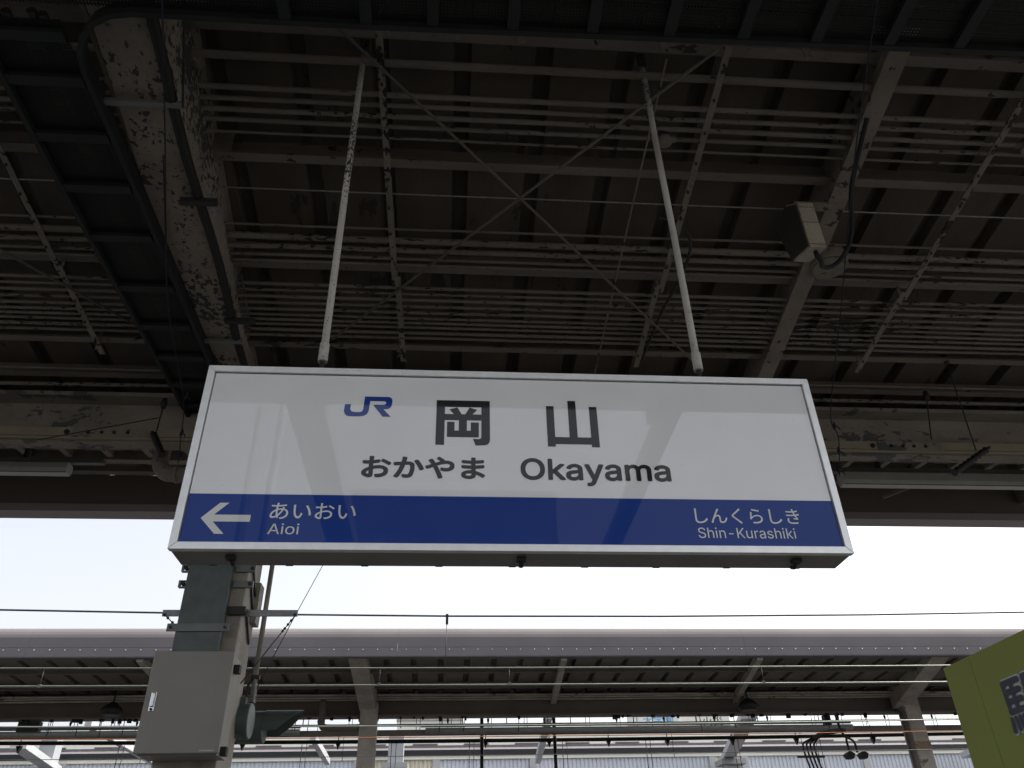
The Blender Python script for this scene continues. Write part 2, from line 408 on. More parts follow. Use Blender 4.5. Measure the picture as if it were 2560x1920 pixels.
for x in (-.46, -.02, .37, .85, 1.27, 2.2, -.9):
    MB().box(x - .022, x + .022, 2.92, 2.93, 6.02, 6.22).build('lug', 'rail', can)
# brace rods
for p, q in (((-.76, 2.84), (2.16, 5.74)), ((1.59, 2.86), (-1.05, 5.56)), ((-5.24, 2.86), (-2.4, 5.7)), ((3.74, 2.86), (6.4, 5.7))):
    MB().tube([(p[0], p[1], roof(p[1]) - .365), (q[0], q[1], roof(q[1]) - .365)], .0105, 8).build('brace_rod', 'rod', can)
# thin rods / droppers along the platform direction
MB().tube([(1.28, 2.95, roof(2.95) - .36), (1.27, 4.0, roof(4) - .37), (1.275, 6.1, roof(6.1) - .36)], .007, 6).build('earth_wire', 'rail', can)

# ------------------------------------------------------------------ conduit racks under the deck
def rack(label, rows, dz, jit=.0035, ends=(XL, XR)):
    y0 = rows[0][0]
    t = thing('conduit_rack', (0, y0, roof(y0) - dz), label, 'conduits', 'conduit racks under the canopy deck')
    for (y, r, mat) in rows:
        MB().tube(wob((ends[0], y, roof(y) - dz), (ends[1], y, roof(y) - dz), 24, jit), r, 8).build('conduit', mat, t)
    return t
ra = rack('row of five flaking conduits overhead, between the dark rack and the second purlin', [(3.35, .019, 'pipe_peel'), (3.43, .018, 'pipe_peel'), (3.508, .019, 'pipe_peel'), (3.585, .017, 'pipe'), (3.677, .010, 'pipe')], .25)
for x, y in ((1.42, 3.585), (4.02, 3.508)):
    b = MB(); b.tube([(x, y, roof(y) - .30), (x, y, roof(y) - .22)], .045, 12); b.tube([(x - .08, y, roof(y) - .25), (x + .08, y, roof(y) - .25)], .026, 8)
    b.build('junction_box', 'pipe_peel', ra)
rack('single clean painted conduit just beyond the edge of the dark rack', [(3.135, .026, 'purlin')], .25, .001)
rack('group of mixed conduits above the third purlin, two thick and badly flaking', [(4.457, .010, 'pipe'), (4.566, .027, 'pipe_peel'), (4.664, .023, 'pipe_peel'), (4.75, .014, 'pipe'), (4.812, .013, 'pipe')], .25)
rack('dense bank of ten thin conduits just above the station sign', [(y, .0135 + random.uniform(-.002, .002), 'pipe_peel' if k in (2, 6, 8) else 'pipe') for k, y in enumerate((5.055, 5.123, 5.192, 5.267, 5.34, 5.405, 5.462, 5.52, 5.585, 5.653))], .25)
rack('pair of thin dark conduits low beside the valley girder', [(6.27, .013, 'pipe'), (6.50, .02, 'pipe_peel')], .16)
rack('thin bare silver wire run between the second and third purlins', [(4.135, .006, 'galv')], .25, .001)

# ------------------------------------------------------------------ dark cable rack (T of ladder rails and perforated sheets)
ct = thing('cable_rack', (0, 2.2, 5.5), 'dark perforated cable rack with cross rungs hung below the canopy', 'cable rack')
ZT = 5.5
def bend():
    return [(XR, 2.46), (3.2, 2.485), (-.5, 2.54), (-1.45, 2.54)] + [(-1.735 + .37 * math.cos(R(a)) , 2.91 + .37 * math.sin(R(a))) for a in (-90, -108, -126, -144, -162, -180)] + [(-2.10, 3.5), (-2.10, 6.75)]
def ribbon(pts, z0, z1, th):
    b = MB(); n = len(pts); L = []
    for i, p in enumerate(pts):
        a, c = Vector(pts[max(i - 1, 0)]), Vector(pts[min(i + 1, n - 1)]); d = (c - a).normalized(); nn = Vector((-d.y, d.x)) * th / 2
        L.append((p[0] + nn.x, p[1] + nn.y, p[0] - nn.x, p[1] - nn.y))
    vs = []
    for (x0, y0, x1, y1) in L: vs += [(x0, y0, z0), (x1, y1, z0), (x1, y1, z1), (x0, y0, z1)]
    fs = [(0, 1, 2, 3), tuple(range(4 * n - 4, 4 * n))[::-1]]
    for i in range(n - 1):
        for k in range(4): fs.append((4 * i + k, 4 * i + 4 + k, 4 * i + 4 + (k + 1) % 4, 4 * i + (k + 1) % 4))
    return b.add(vs, fs)
ribbon(bend(), ZT - .005, ZT + .10, .03).build('side_rail', 'tray', ct)
ribbon([(-2.575, 1.5), (-2.57, 3.5), (-2.51, 6.75)], ZT - .005, ZT + .10, .03).build('side_rail', 'tray', ct)
MB().box(XL, XR, 1.45, 1.48, ZT, ZT + .1).build('side_rail', 'tray', ct)
for x in [-8.4 + .43 * i for i in range(14)] + [-.938, -.512, -.158, .272, .704, 1.125, 1.536, 1.948, 2.363, 2.766] + [3.2 + .43 * i for i in range(18)]:
    if not (-2.62 < x < -1.2) or True:
        MB().box(x - .031, x + .031, 1.48, 2.53 if x < -.5 else 2.515 - (x * .015 if x > 0 else 0), ZT, ZT + .035).build('rung', 'tray', ct)
for y in (2.70, 2.98, 3.38, 3.79, 4.25, 4.79, 5.27, 5.70, 6.12, 6.5):
    MB().box(-2.56 + max(0, y - 3.5) * .018, -2.13, y - .032, y + .032, ZT, ZT + .035).build('rung', 'tray', ct)
MB().add([(XL, 1.48, ZT + .042), (XR, 1.48, ZT + .042), (XR, 2.45, ZT + .042), (3.2, 2.475, ZT + .042), (-.5, 2.53, ZT + .042), (XL, 2.53, ZT + .042)], [(0, 1, 2, 3, 4, 5)]).build('perforated_sheet', 'mesh', ct)
MB().box(-2.555, -2.135, 2.62, 6.72, ZT + .04, ZT + .044).build('perforated_sheet', 'mesh', ct)
b = MB()
for k in range(15):
    y = 1.52 + .063 * k
    b.tube(wob((XL, y, ZT + .08), (XR, y - (.04 if k > 11 else 0), ZT + .08), 20, .008), .031, 6)
b.build('cable', 'black', ct)
b = MB()
for k in range(5):
    b.tube(wob((-2.53 + .055 * k + (.08 if k > 2 else 0), 2.6, ZT + .08), (-2.49 + .055 * k + (.08 if k > 2 else 0), 6.7, ZT + .08), 10, .01), .028, 6)
b.build('cable', 'black', ct)
for x in (-5.5, -.51, 2.36, 5.6):
    MB().box(x - .01, x + .01, 1.5, 1.52, ZT + .1, roof(1.5) - .2).build('hanger', 'tray', ct)
MB().box(-2.54, -2.52, 4.2, 4.22, ZT + .1, roof(4.2)).build('hanger', 'tray', ct)

# ------------------------------------------------------------------ station sign
SY = 3.054
# outlines of the Latin lettering (grotesque capitals and lower case), thousandths of the type size
LATIN = {'Okayama': [[(267,-7),(235,-5),(205,1),(177,11),(150,25),(126,42),(105,63),(86,88),(70,115),(57,146),(48,179),(42,215),(40,254),(42,293),(48,329),(57,362),(70,393),(86,421),(105,445),(126,466),(150,484),(177,498),(205,508),(235,514),(267,516),(299,514),(329,508),(357,498),(384,484),(408,466),(429,445),(448,421),(464,393),(477,362),(486,329),(491,293),(493,254),(491,215),(486,179),(477,146),(464,115),(448,88),(429,63),(408,42),(384,25),(357,11),(329,1),(299,-5)],[(267,53),(289,54),(310,59),(330,66),(349,76),(367,89),(383,105),(396,123),(408,144),(418,168),(425,194),(429,223),(430,254),(429,286),(425,314),(418,341),(408,365),(396,386),(383,404),(367,420),(349,433),(330,443),(310,450),(289,454),(267,456),(245,454),(223,450),(203,443),(184,433),(167,420),(151,404),(137,385),(125,364),(116,340),(109,314),(105,285),(103,254),(105,223),(109,194),(116,168),(125,144),(137,123),(151,105),(167,89),(184,76),(203,66),(223,59),(245,54)],[(643,137),(643,212),(654,212),(818,379),(893,379),(717,199),(710,199)],[(586,0),(586,509),(647,509),(647,0)],[(827,0),(681,186),(724,229),(905,0)],[(1074,-9),(1056,-8),(1039,-5),(1024,-1),(1008,5),(994,12),(982,22),(971,32),(962,45),(954,58),(949,73),(945,90),(944,108),(945,123),(948,138),(952,150),(957,161),(964,171),(972,179),(981,187),(991,193),(1003,199),(1014,203),(1026,207),(1039,211),(1052,213),(1066,216),(1079,218),(1092,220),(1108,222),(1123,224),(1136,225),(1148,227),(1158,228),(1166,230),(1173,232),(1179,235),(1184,238),(1187,243),(1189,248),(1189,255),(1189,257),(1189,268),(1187,279),(1184,288),(1181,297),(1176,304),(1169,311),(1162,317),(1154,322),(1144,326),(1134,329),(1122,330),(1110,331),(1097,330),(1084,329),(1073,326),(1063,322),(1054,318),(1046,313),(1038,307),(1032,301),(1026,294),(1021,288),(1017,281),(1014,274),(955,291),(962,308),(971,322),(981,335),(992,346),(1005,355),(1018,364),(1032,370),(1047,375),(1062,379),(1077,382),(1093,384),(1108,384),(1118,384),(1129,383),(1141,382),(1153,379),(1165,376),(1177,372),(1188,367),(1200,360),(1210,353),(1220,343),(1229,333),(1236,320),(1243,306),(1247,290),(1250,272),(1251,251),(1251,0),(1191,0),(1191,52),(1186,52),(1183,45),(1178,38),(1172,32),(1166,25),(1158,18),(1150,12),(1140,6),(1129,1),(1117,-3),(1104,-6),(1090,-8)],[(1084,45),(1101,46),(1116,49),(1129,53),(1142,59),(1153,66),(1162,74),(1171,83),(1177,93),(1183,104),(1186,115),(1189,126),(1189,138),(1189,190),(1187,188),(1184,186),(1179,184),(1173,182),(1167,180),(1160,179),(1153,177),(1145,176),(1137,175),(1130,173),(1122,172),(1114,171),(1107,170),(1100,169),(1095,169),(1089,168),(1079,166),(1068,164),(1058,162),(1048,159),(1039,155),(1031,150),(1024,145),(1017,139),(1012,132),(1009,124),(1007,115),(1006,105),(1006,95),(1008,87),(1011,79),(1016,72),(1021,66),(1028,61),(1035,56),(1044,52),(1053,49),(1063,47),(1073,46)],[(1351,-139),(1365,-86),(1375,-87),(1383,-89),(1392,-90),(1399,-90),(1407,-89),(1414,-87),(1421,-84),(1427,-80),(1433,-74),(1439,-67),(1444,-58),(1449,-48),(1454,-36),(1466,-1),(1321,379),(1388,379),(1468,155),(1475,138),(1480,121),(1485,104),(1490,87),(1494,70),(1499,53),(1504,37),(1509,21),(1487,21),(1492,37),(1496,53),(1501,70),(1506,87),(1510,104),(1516,121),(1521,138),(1527,155),(1608,379),(1675,379),(1507,-58),(1501,-72),(1495,-85),(1487,-97),(1480,-107),(1471,-116),(1462,-124),(1453,-130),(1442,-136),(1432,-140),(1420,-143),(1408,-145),(1395,-145),(1387,-145),(1380,-145),(1374,-144),(1368,-143),(1362,-142),(1358,-141),(1354,-140)],[(1852,-9),(1835,-8),(1818,-5),(1802,-1),(1787,5),(1773,12),(1760,22),(1749,32),(1740,45),(1732,58),(1727,73),(1724,90),(1723,108),(1724,123),(1726,138),(1730,150),(1736,161),(1743,171),(1751,179),(1760,187),(1770,193),(1781,199),(1793,203),(1805,207),(1818,211),(1831,213),(1844,216),(1857,218),(1871,220),(1887,222),(1902,224),(1915,225),(1926,227),(1936,228),(1945,230),(1952,232),(1958,235),(1962,238),(1965,243),(1967,248),(1968,255),(1968,257),(1967,268),(1966,279),(1963,288),(1959,297),(1954,304),(1948,311),(1941,317),(1932,322),(1923,326),(1912,329),(1901,330),(1888,331),(1875,330),(1863,329),(1852,326),(1842,322),(1832,318),(1824,313),(1817,307),(1810,301),(1804,294),(1800,288),(1796,281),(1792,274),(1733,291),(1741,308),(1749,322),(1759,335),(1771,346),(1783,355),(1797,364),(1811,370),(1825,375),(1841,379),(1856,382),(1871,384),(1886,384),(1897,384),(1908,383),(1919,382),(1931,379),(1944,376),(1955,372),(1967,367),(1978,360),(1989,353),(1998,343),(2007,333),(2015,320),(2021,306),(2025,290),(2028,272),(2029,251),(2029,0),(1969,0),(1969,52),(1965,52),(1961,45),(1956,38),(1951,32),(1944,25),(1937,18),(1928,12),(1918,6),(1908,1),(1896,-3),(1882,-6),(1868,-8)],[(1863,45),(1879,46),(1894,49),(1908,53),(1920,59),(1931,66),(1941,74),(1949,83),(1956,93),(1961,104),(1965,115),(1967,126),(1968,138),(1968,190),(1965,188),(1962,186),(1957,184),(1952,182),(1945,180),(1939,179),(1931,177),(1924,176),(1916,175),(1908,173),(1900,172),(1893,171),(1885,170),(1879,169),(1873,169),(1868,168),(1857,166),(1847,164),(1837,162),(1827,159),(1818,155),(1809,150),(1802,145),(1796,139),(1791,132),(1787,124),(1785,115),(1784,105),(1785,95),(1787,87),(1790,79),(1794,72),(1800,66),(1806,61),(1814,56),(1822,52),(1831,49),(1841,47),(1852,46)],[(2134,0),(2134,379),(2194,379),(2194,295),(2189,295),(2194,310),(2199,323),(2206,335),(2214,346),(2223,355),(2233,363),(2243,370),(2254,376),(2265,380),(2277,384),(2289,386),(2301,386),(2321,385),(2339,380),(2355,372),(2369,361),(2381,347),(2390,331),(2398,314),(2403,295),(2394,295),(2398,308),(2404,321),(2410,332),(2419,343),(2428,353),(2439,361),(2450,369),(2462,375),(2475,380),(2489,383),(2503,385),(2518,386),(2534,385),(2550,383),(2565,378),(2579,372),(2592,364),(2603,354),(2613,342),(2622,328),(2629,313),(2634,296),(2637,276),(2638,255),(2638,0),(2577,0),(2577,254),(2576,273),(2572,289),(2564,302),(2554,313),(2542,321),(2529,326),(2515,329),(2500,330),(2488,330),(2476,328),(2466,324),(2456,320),(2447,314),(2439,307),(2433,299),(2427,290),(2423,280),(2419,270),(2417,259),(2417,247),(2417,0),(2356,0),(2356,260),(2354,275),(2350,288),(2344,301),(2335,311),(2323,320),(2311,326),(2296,329),(2281,330),(2270,330),(2259,328),(2249,325),(2239,320),(2230,314),(2221,307),(2214,299),(2207,289),(2202,278),(2198,266),(2196,253),(2195,238),(2195,0)],[(2851,-9),(2834,-8),(2817,-5),(2801,-1),(2786,5),(2772,12),(2759,22),(2748,32),(2739,45),(2731,58),(2726,73),(2723,90),(2722,108),(2723,123),(2725,138),(2729,150),(2735,161),(2741,171),(2750,179),(2759,187),(2769,193),(2780,199),(2792,203),(2804,207),(2817,211),(2830,213),(2843,216),(2856,218),(2870,220),(2886,222),(2901,224),(2914,225),(2925,227),(2935,228),(2944,230),(2951,232),(2957,235),(2961,238),(2964,243),(2966,248),(2967,255),(2967,257),(2966,268),(2965,279),(2962,288),(2958,297),(2953,304),(2947,311),(2940,317),(2931,322),(2922,326),(2911,329),(2900,330),(2887,331),(2874,330),(2862,329),(2851,326),(2841,322),(2831,318),(2823,313),(2815,307),(2809,301),(2803,294),(2799,288),(2795,281),(2791,274),(2732,291),(2740,308),(2748,322),(2758,335),(2770,346),(2782,355),(2796,364),(2810,370),(2824,375),(2839,379),(2855,382),(2870,384),(2885,384),(2896,384),(2907,383),(2918,382),(2930,379),(2942,376),(2954,372),(2966,367),(2977,360),(2988,353),(2997,343),(3006,333),(3014,320),(3020,306),(3024,290),(3027,272),(3028,251),(3028,0),(2968,0),(2968,52),(2964,52),(2960,45),(2955,38),(2950,32),(2943,25),(2936,18),(2927,12),(2917,6),(2907,1),(2895,-3),(2881,-6),(2867,-8)],[(2862,45),(2878,46),(2893,49),(2907,53),(2919,59),(2930,66),(2940,74),(2948,83),(2955,93),(2960,104),(2964,115),(2966,126),(2967,138),(2967,190),(2964,188),(2961,186),(2956,184),(2951,182),(2944,180),(2938,179),(2930,177),(2923,176),(2915,175),(2907,173),(2899,172),(2892,171),(2884,170),(2878,169),(2872,169),(2867,168),(2856,166),(2846,164),(2836,162),(2826,159),(2817,155),(2808,150),(2801,145),(2795,139),(2790,132),(2786,124),(2784,115),(2783,105),(2784,95),(2786,87),(2789,79),(2793,72),(2799,66),(2805,61),(2813,56),(2821,52),(2830,49),(2840,47),(2851,46)]],'Aioi': [[(16,0),(201,509),(276,509),(463,0),(395,0),(287,302),(282,317),(276,334),(270,352),(264,372),(257,394),(250,420),(241,447),(232,478),(245,478),(236,447),(228,419),(220,393),(213,371),(206,351),(201,333),(195,317),(191,302),(85,0)],[(110,142),(110,199),(370,199),(370,142)],[(532,0),(532,379),(593,379),(593,0)],[(563,443),(555,444),(547,446),(540,449),(533,455),(528,461),(524,468),(522,475),(521,483),(522,491),(524,499),(528,506),(533,512),(540,517),(547,521),(555,523),(563,524),(572,523),(580,521),(587,517),(594,512),(599,506),(603,499),(605,491),(606,483),(605,475),(603,468),(599,461),(594,455),(587,449),(580,446),(572,444)],[(854,-8),(829,-7),(805,-2),(783,6),(763,16),(745,30),(728,46),(714,64),(702,85),(693,108),(686,133),(682,159),(680,187),(682,216),(686,243),(693,268),(702,291),(714,312),(728,330),(745,346),(763,360),(783,371),(805,378),(829,383),(854,384),(879,383),(902,378),(924,371),(945,360),(963,346),(980,330),(994,312),(1006,291),(1015,268),(1022,243),(1026,216),(1027,187),(1026,159),(1022,133),(1015,108),(1006,85),(994,64),(980,46),(963,30),(945,16),(924,6),(902,-2),(879,-7)],[(854,46),(872,48),(888,51),(903,57),(917,66),(928,76),(938,89),(947,102),(953,117),(959,134),(962,151),(965,169),(966,187),(965,206),(962,224),(959,242),(953,258),(947,274),(938,287),(928,300),(917,310),(903,319),(888,325),(872,329),(854,330),(836,329),(819,325),(804,319),(791,310),(780,300),(770,287),(762,274),(755,258),(749,242),(746,224),(743,206),(743,187),(743,169),(746,151),(749,134),(755,117),(762,102),(770,89),(780,76),(791,66),(804,57),(819,51),(836,48)],[(1114,0),(1114,379),(1175,379),(1175,0)],[(1145,443),(1137,444),(1129,446),(1122,449),(1115,455),(1110,461),(1106,468),(1104,475),(1103,483),(1104,491),(1106,499),(1110,506),(1115,512),(1122,517),(1129,521),(1137,523),(1145,524),(1154,523),(1162,521),(1169,517),(1175,512),(1181,506),(1185,499),(1187,491),(1188,483),(1187,475),(1185,468),(1181,461),(1175,455),(1169,449),(1162,446),(1154,444)]],'Shin-Kurashiki': [[(224,-9),(197,-8),(172,-4),(149,1),(128,9),(108,19),(91,31),(76,45),(64,60),(54,77),(46,96),(41,115),(38,137),(104,137),(107,123),(110,110),(116,98),(123,88),(132,79),(142,71),(154,64),(166,59),(180,55),(194,52),(209,50),(224,49),(241,50),(257,52),(272,55),(286,60),(299,66),(311,74),(321,82),(329,92),(336,102),(341,114),(345,126),(346,139),(345,151),(342,161),(338,171),(332,179),(325,186),(316,193),(307,199),(296,205),(284,209),(272,214),(259,218),(245,222),(184,239),(154,249),(128,260),(105,274),(86,289),(71,307),(60,326),(54,348),(52,372),(53,393),(58,413),(65,431),(75,448),(87,463),(102,476),(119,488),(138,498),(158,506),(180,511),(203,514),(227,516),(252,514),(275,511),(296,505),(316,498),(334,488),(351,476),(365,463),(377,449),(387,433),(394,415),(399,397),(401,378),(337,378),(334,396),(326,412),(316,426),(302,437),(286,447),(267,453),(247,457),(225,459),(209,458),(194,456),(180,452),(167,448),(156,442),(145,435),(136,427),(129,418),(123,409),(118,398),(116,387),(115,376),(116,363),(119,352),(124,342),(131,334),(139,326),(148,319),(158,313),(169,308),(180,304),(191,300),(202,296),(212,293),(264,279),(276,276),(287,272),(299,268),(312,264),(324,258),(336,252),(347,245),(359,238),(369,229),(379,220),(387,209),(395,198),(401,185),(405,171),(407,155),(408,139),(407,118),(403,99),(396,81),(386,64),(374,48),(360,34),(343,21),(323,11),(302,2),(278,-4),(252,-8)],[(560,227),(560,0),(499,0),(499,509),(560,509),(560,287),(549,287),(559,312),(570,332),(583,349),(599,362),(615,372),(634,379),(653,383),(674,384),(693,383),(710,380),(727,376),(742,369),(756,360),(768,349),(778,336),(787,321),(794,304),(800,285),(803,264),(804,240),(804,0),(743,0),(743,235),(741,256),(737,275),(730,291),(720,304),(707,315),(692,323),(675,328),(657,329),(643,328),(631,326),(619,322),(607,317),(597,311),(588,303),(580,293),(573,283),(567,271),(563,257),(561,243)],[(909,0),(909,379),(970,379),(970,0)],[(940,443),(932,444),(924,446),(917,449),(910,455),(905,461),(901,468),(899,475),(898,483),(899,491),(901,499),(905,506),(910,512),(917,517),(924,521),(932,523),(940,524),(949,523),(957,521),(964,517),(970,512),(976,506),(980,499),(982,491),(983,483),(982,475),(980,468),(976,461),(970,455),(964,449),(957,446),(949,444)],[(1137,227),(1137,0),(1076,0),(1076,379),(1135,379),(1135,287),(1126,287),(1135,312),(1147,332),(1160,349),(1175,362),(1192,372),(1210,379),(1230,383),(1251,384),(1269,383),(1287,380),(1303,376),(1318,369),(1332,360),(1344,349),(1355,336),(1364,321),(1371,304),(1376,285),(1379,264),(1380,240),(1380,0),(1319,0),(1319,235),(1318,256),(1313,275),(1306,291),(1296,304),(1284,315),(1269,323),(1252,328),(1233,329),(1220,328),(1207,326),(1195,322),(1184,317),(1174,311),(1164,303),(1156,293),(1150,283),(1144,271),(1140,257),(1138,243)],[(1770,244),(1770,188),(1547,188),(1547,244)],[(1990,145),(1990,216),(1999,228),(2008,239),(2016,250),(2025,261),(2034,272),(2043,282),(2051,293),(2060,303),(2070,314),(2079,324),(2088,334),(2098,344),(2250,509),(2334,509),(2117,276),(2114,276)],[(1946,0),(1946,509),(2011,509),(2011,334),(2010,225),(2011,193),(2011,0)],[(2258,0),(2074,259),(2114,309),(2335,0)],[(2535,-5),(2516,-4),(2499,-1),(2483,4),(2468,11),(2454,20),(2442,31),(2431,44),(2422,59),(2415,76),(2409,95),(2406,116),(2405,139),(2405,379),(2466,379),(2466,144),(2468,123),(2472,105),(2479,89),(2490,75),(2502,64),(2517,56),(2534,52),(2553,50),(2566,51),(2579,53),(2591,57),(2602,62),(2612,69),(2621,77),(2629,86),(2636,97),(2642,109),(2646,122),(2648,137),(2649,153),(2649,379),(2710,379),(2710,0),(2651,0),(2651,92),(2660,92),(2650,67),(2639,47),(2625,30),(2610,17),(2593,7),(2575,0),(2556,-4)],[(2815,0),(2815,379),(2874,379),(2874,321),(2878,321),(2884,335),(2893,347),(2903,358),(2915,367),(2929,375),(2944,380),(2959,384),(2976,385),(2979,385),(2983,385),(2988,385),(2992,384),(2996,384),(3000,384),(3003,384),(3006,384),(3006,322),(3004,323),(3001,323),(2998,324),(2993,324),(2987,325),(2982,325),(2976,326),(2970,326),(2957,325),(2944,323),(2933,319),(2922,315),(2912,309),(2903,301),(2895,293),(2889,284),(2883,273),(2879,262),(2877,250),(2876,237),(2876,0)],[(3182,-9),(3164,-8),(3147,-5),(3131,-1),(3116,5),(3102,12),(3090,22),(3079,32),(3069,45),(3062,58),(3057,73),(3053,90),(3052,108),(3053,123),(3055,138),(3059,150),(3065,161),(3072,171),(3080,179),(3089,187),(3099,193),(3110,199),(3122,203),(3134,207),(3147,211),(3160,213),(3174,216),(3187,218),(3200,220),(3216,222),(3231,224),(3244,225),(3256,227),(3266,228),(3274,230),(3281,232),(3287,235),(3292,238),(3295,243),(3297,248),(3297,255),(3297,257),(3297,268),(3295,279),(3292,288),(3288,297),(3283,304),(3277,311),(3270,317),(3262,322),(3252,326),(3242,329),(3230,330),(3217,331),(3204,330),(3192,329),(3181,326),(3171,322),(3162,318),(3153,313),(3146,307),(3139,301),(3134,294),(3129,288),(3125,281),(3122,274),(3063,291),(3070,308),(3079,322),(3089,335),(3100,346),(3113,355),(3126,364),(3140,370),(3155,375),(3170,379),(3185,382),(3200,384),(3216,384),(3226,384),(3237,383),(3249,382),(3261,379),(3273,376),(3285,372),(3296,367),(3308,360),(3318,353),(3328,343),(3336,333),(3344,320),(3350,306),(3355,290),(3358,272),(3358,251),(3358,0),(3298,0),(3298,52),(3294,52),(3291,45),(3286,38),(3280,32),(3274,25),(3266,18),(3258,12),(3248,6),(3237,1),(3225,-3),(3212,-6),(3197,-8)],[(3192,45),(3209,46),(3224,49),(3237,53),(3250,59),(3261,66),(3270,74),(3278,83),(3285,93),(3291,104),(3294,115),(3297,126),(3297,138),(3297,190),(3295,188),(3291,186),(3287,184),(3281,182),(3275,180),(3268,179),(3261,177),(3253,176),(3245,175),(3237,173),(3230,172),(3222,171),(3215,170),(3208,169),(3202,169),(3197,168),(3187,166),(3176,164),(3166,162),(3156,159),(3147,155),(3139,150),(3132,145),(3125,139),(3120,132),(3117,124),(3114,115),(3114,105),(3114,95),(3116,87),(3119,79),(3124,72),(3129,66),(3136,61),(3143,56),(3152,52),(3161,49),(3171,47),(3181,46)],[(3593,-8),(3574,-7),(3556,-5),(3539,-2),(3523,3),(3509,10),(3495,18),(3483,27),(3473,38),(3464,50),(3456,63),(3451,78),(3447,94),(3505,107),(3510,92),(3516,79),(3525,69),(3535,60),(3547,54),(3561,49),(3576,46),(3592,45),(3611,46),(3628,50),(3643,55),(3656,62),(3666,71),(3673,81),(3678,91),(3679,103),(3678,112),(3676,121),(3671,129),(3665,136),(3657,142),(3648,147),(3636,151),(3623,155),(3560,170),(3536,177),(3515,186),(3498,196),(3483,208),(3472,222),(3464,237),(3459,255),(3458,274),(3459,290),(3462,305),(3468,319),(3476,332),(3486,343),(3498,354),(3511,363),(3526,370),(3543,377),(3560,381),(3579,384),(3598,384),(3617,384),(3634,381),(3650,378),(3665,372),(3678,366),(3690,358),(3701,349),(3710,339),(3718,328),(3725,316),(3731,303),(3735,290),(3679,277),(3675,288),(3669,298),(3662,307),(3654,316),(3643,323),(3631,328),(3616,331),(3598,333),(3582,332),(3567,329),(3554,324),(3542,317),(3532,308),(3525,299),(3521,289),(3520,277),(3521,267),(3523,258),(3528,250),(3535,243),(3544,237),(3555,232),(3568,227),(3583,223),(3640,209),(3665,202),(3686,194),(3703,183),(3717,171),(3728,158),(3736,142),(3741,125),(3742,107),(3741,90),(3738,75),(3732,61),(3723,47),(3713,35),(3701,24),(3687,15),(3671,6),(3653,0),(3635,-5),(3614,-7)],[(3890,227),(3890,0),(3829,0),(3829,509),(3890,509),(3890,287),(3878,287),(3888,312),(3900,332),(3913,349),(3928,362),(3945,372),(3963,379),(3983,383),(4003,384),(4022,383),(4040,380),(4056,376),(4071,369),(4085,360),(4097,349),(4108,336),(4117,321),(4124,304),(4129,285),(4132,264),(4133,240),(4133,0),(4072,0),(4072,235),(4071,256),(4066,275),(4059,291),(4049,304),(4036,315),(4022,323),(4005,328),(3986,329),(3973,328),(3960,326),(3948,322),(3937,317),(3926,311),(3917,303),(3909,293),(3902,283),(3897,271),(3893,257),(3891,243)],[(4239,0),(4239,379),(4300,379),(4300,0)],[(4270,443),(4261,444),(4254,446),(4246,449),(4240,455),(4234,461),(4230,468),(4228,475),(4227,483),(4228,491),(4230,499),(4234,506),(4240,512),(4246,517),(4254,521),(4261,523),(4270,524),(4278,523),(4286,521),(4293,517),(4300,512),(4305,506),(4309,499),(4312,491),(4312,483),(4312,475),(4309,468),(4305,461),(4300,455),(4293,449),(4286,446),(4278,444)],[(4463,137),(4463,212),(4473,212),(4637,379),(4713,379),(4537,199),(4530,199)],[(4405,0),(4405,509),(4466,509),(4466,0)],[(4647,0),(4501,186),(4544,229),(4725,0)],[(4786,0),(4786,379),(4847,379),(4847,0)],[(4817,443),(4809,444),(4801,446),(4794,449),(4787,455),(4782,461),(4778,468),(4775,475),(4775,483),(4775,491),(4778,499),(4782,506),(4787,512),(4794,517),(4801,521),(4809,523),(4817,524),(4826,523),(4833,521),(4841,517),(4847,512),(4853,506),(4857,499),(4859,491),(4860,483),(4859,475),(4857,468),(4853,461),(4847,455),(4841,449),(4833,446),(4826,444)]]}
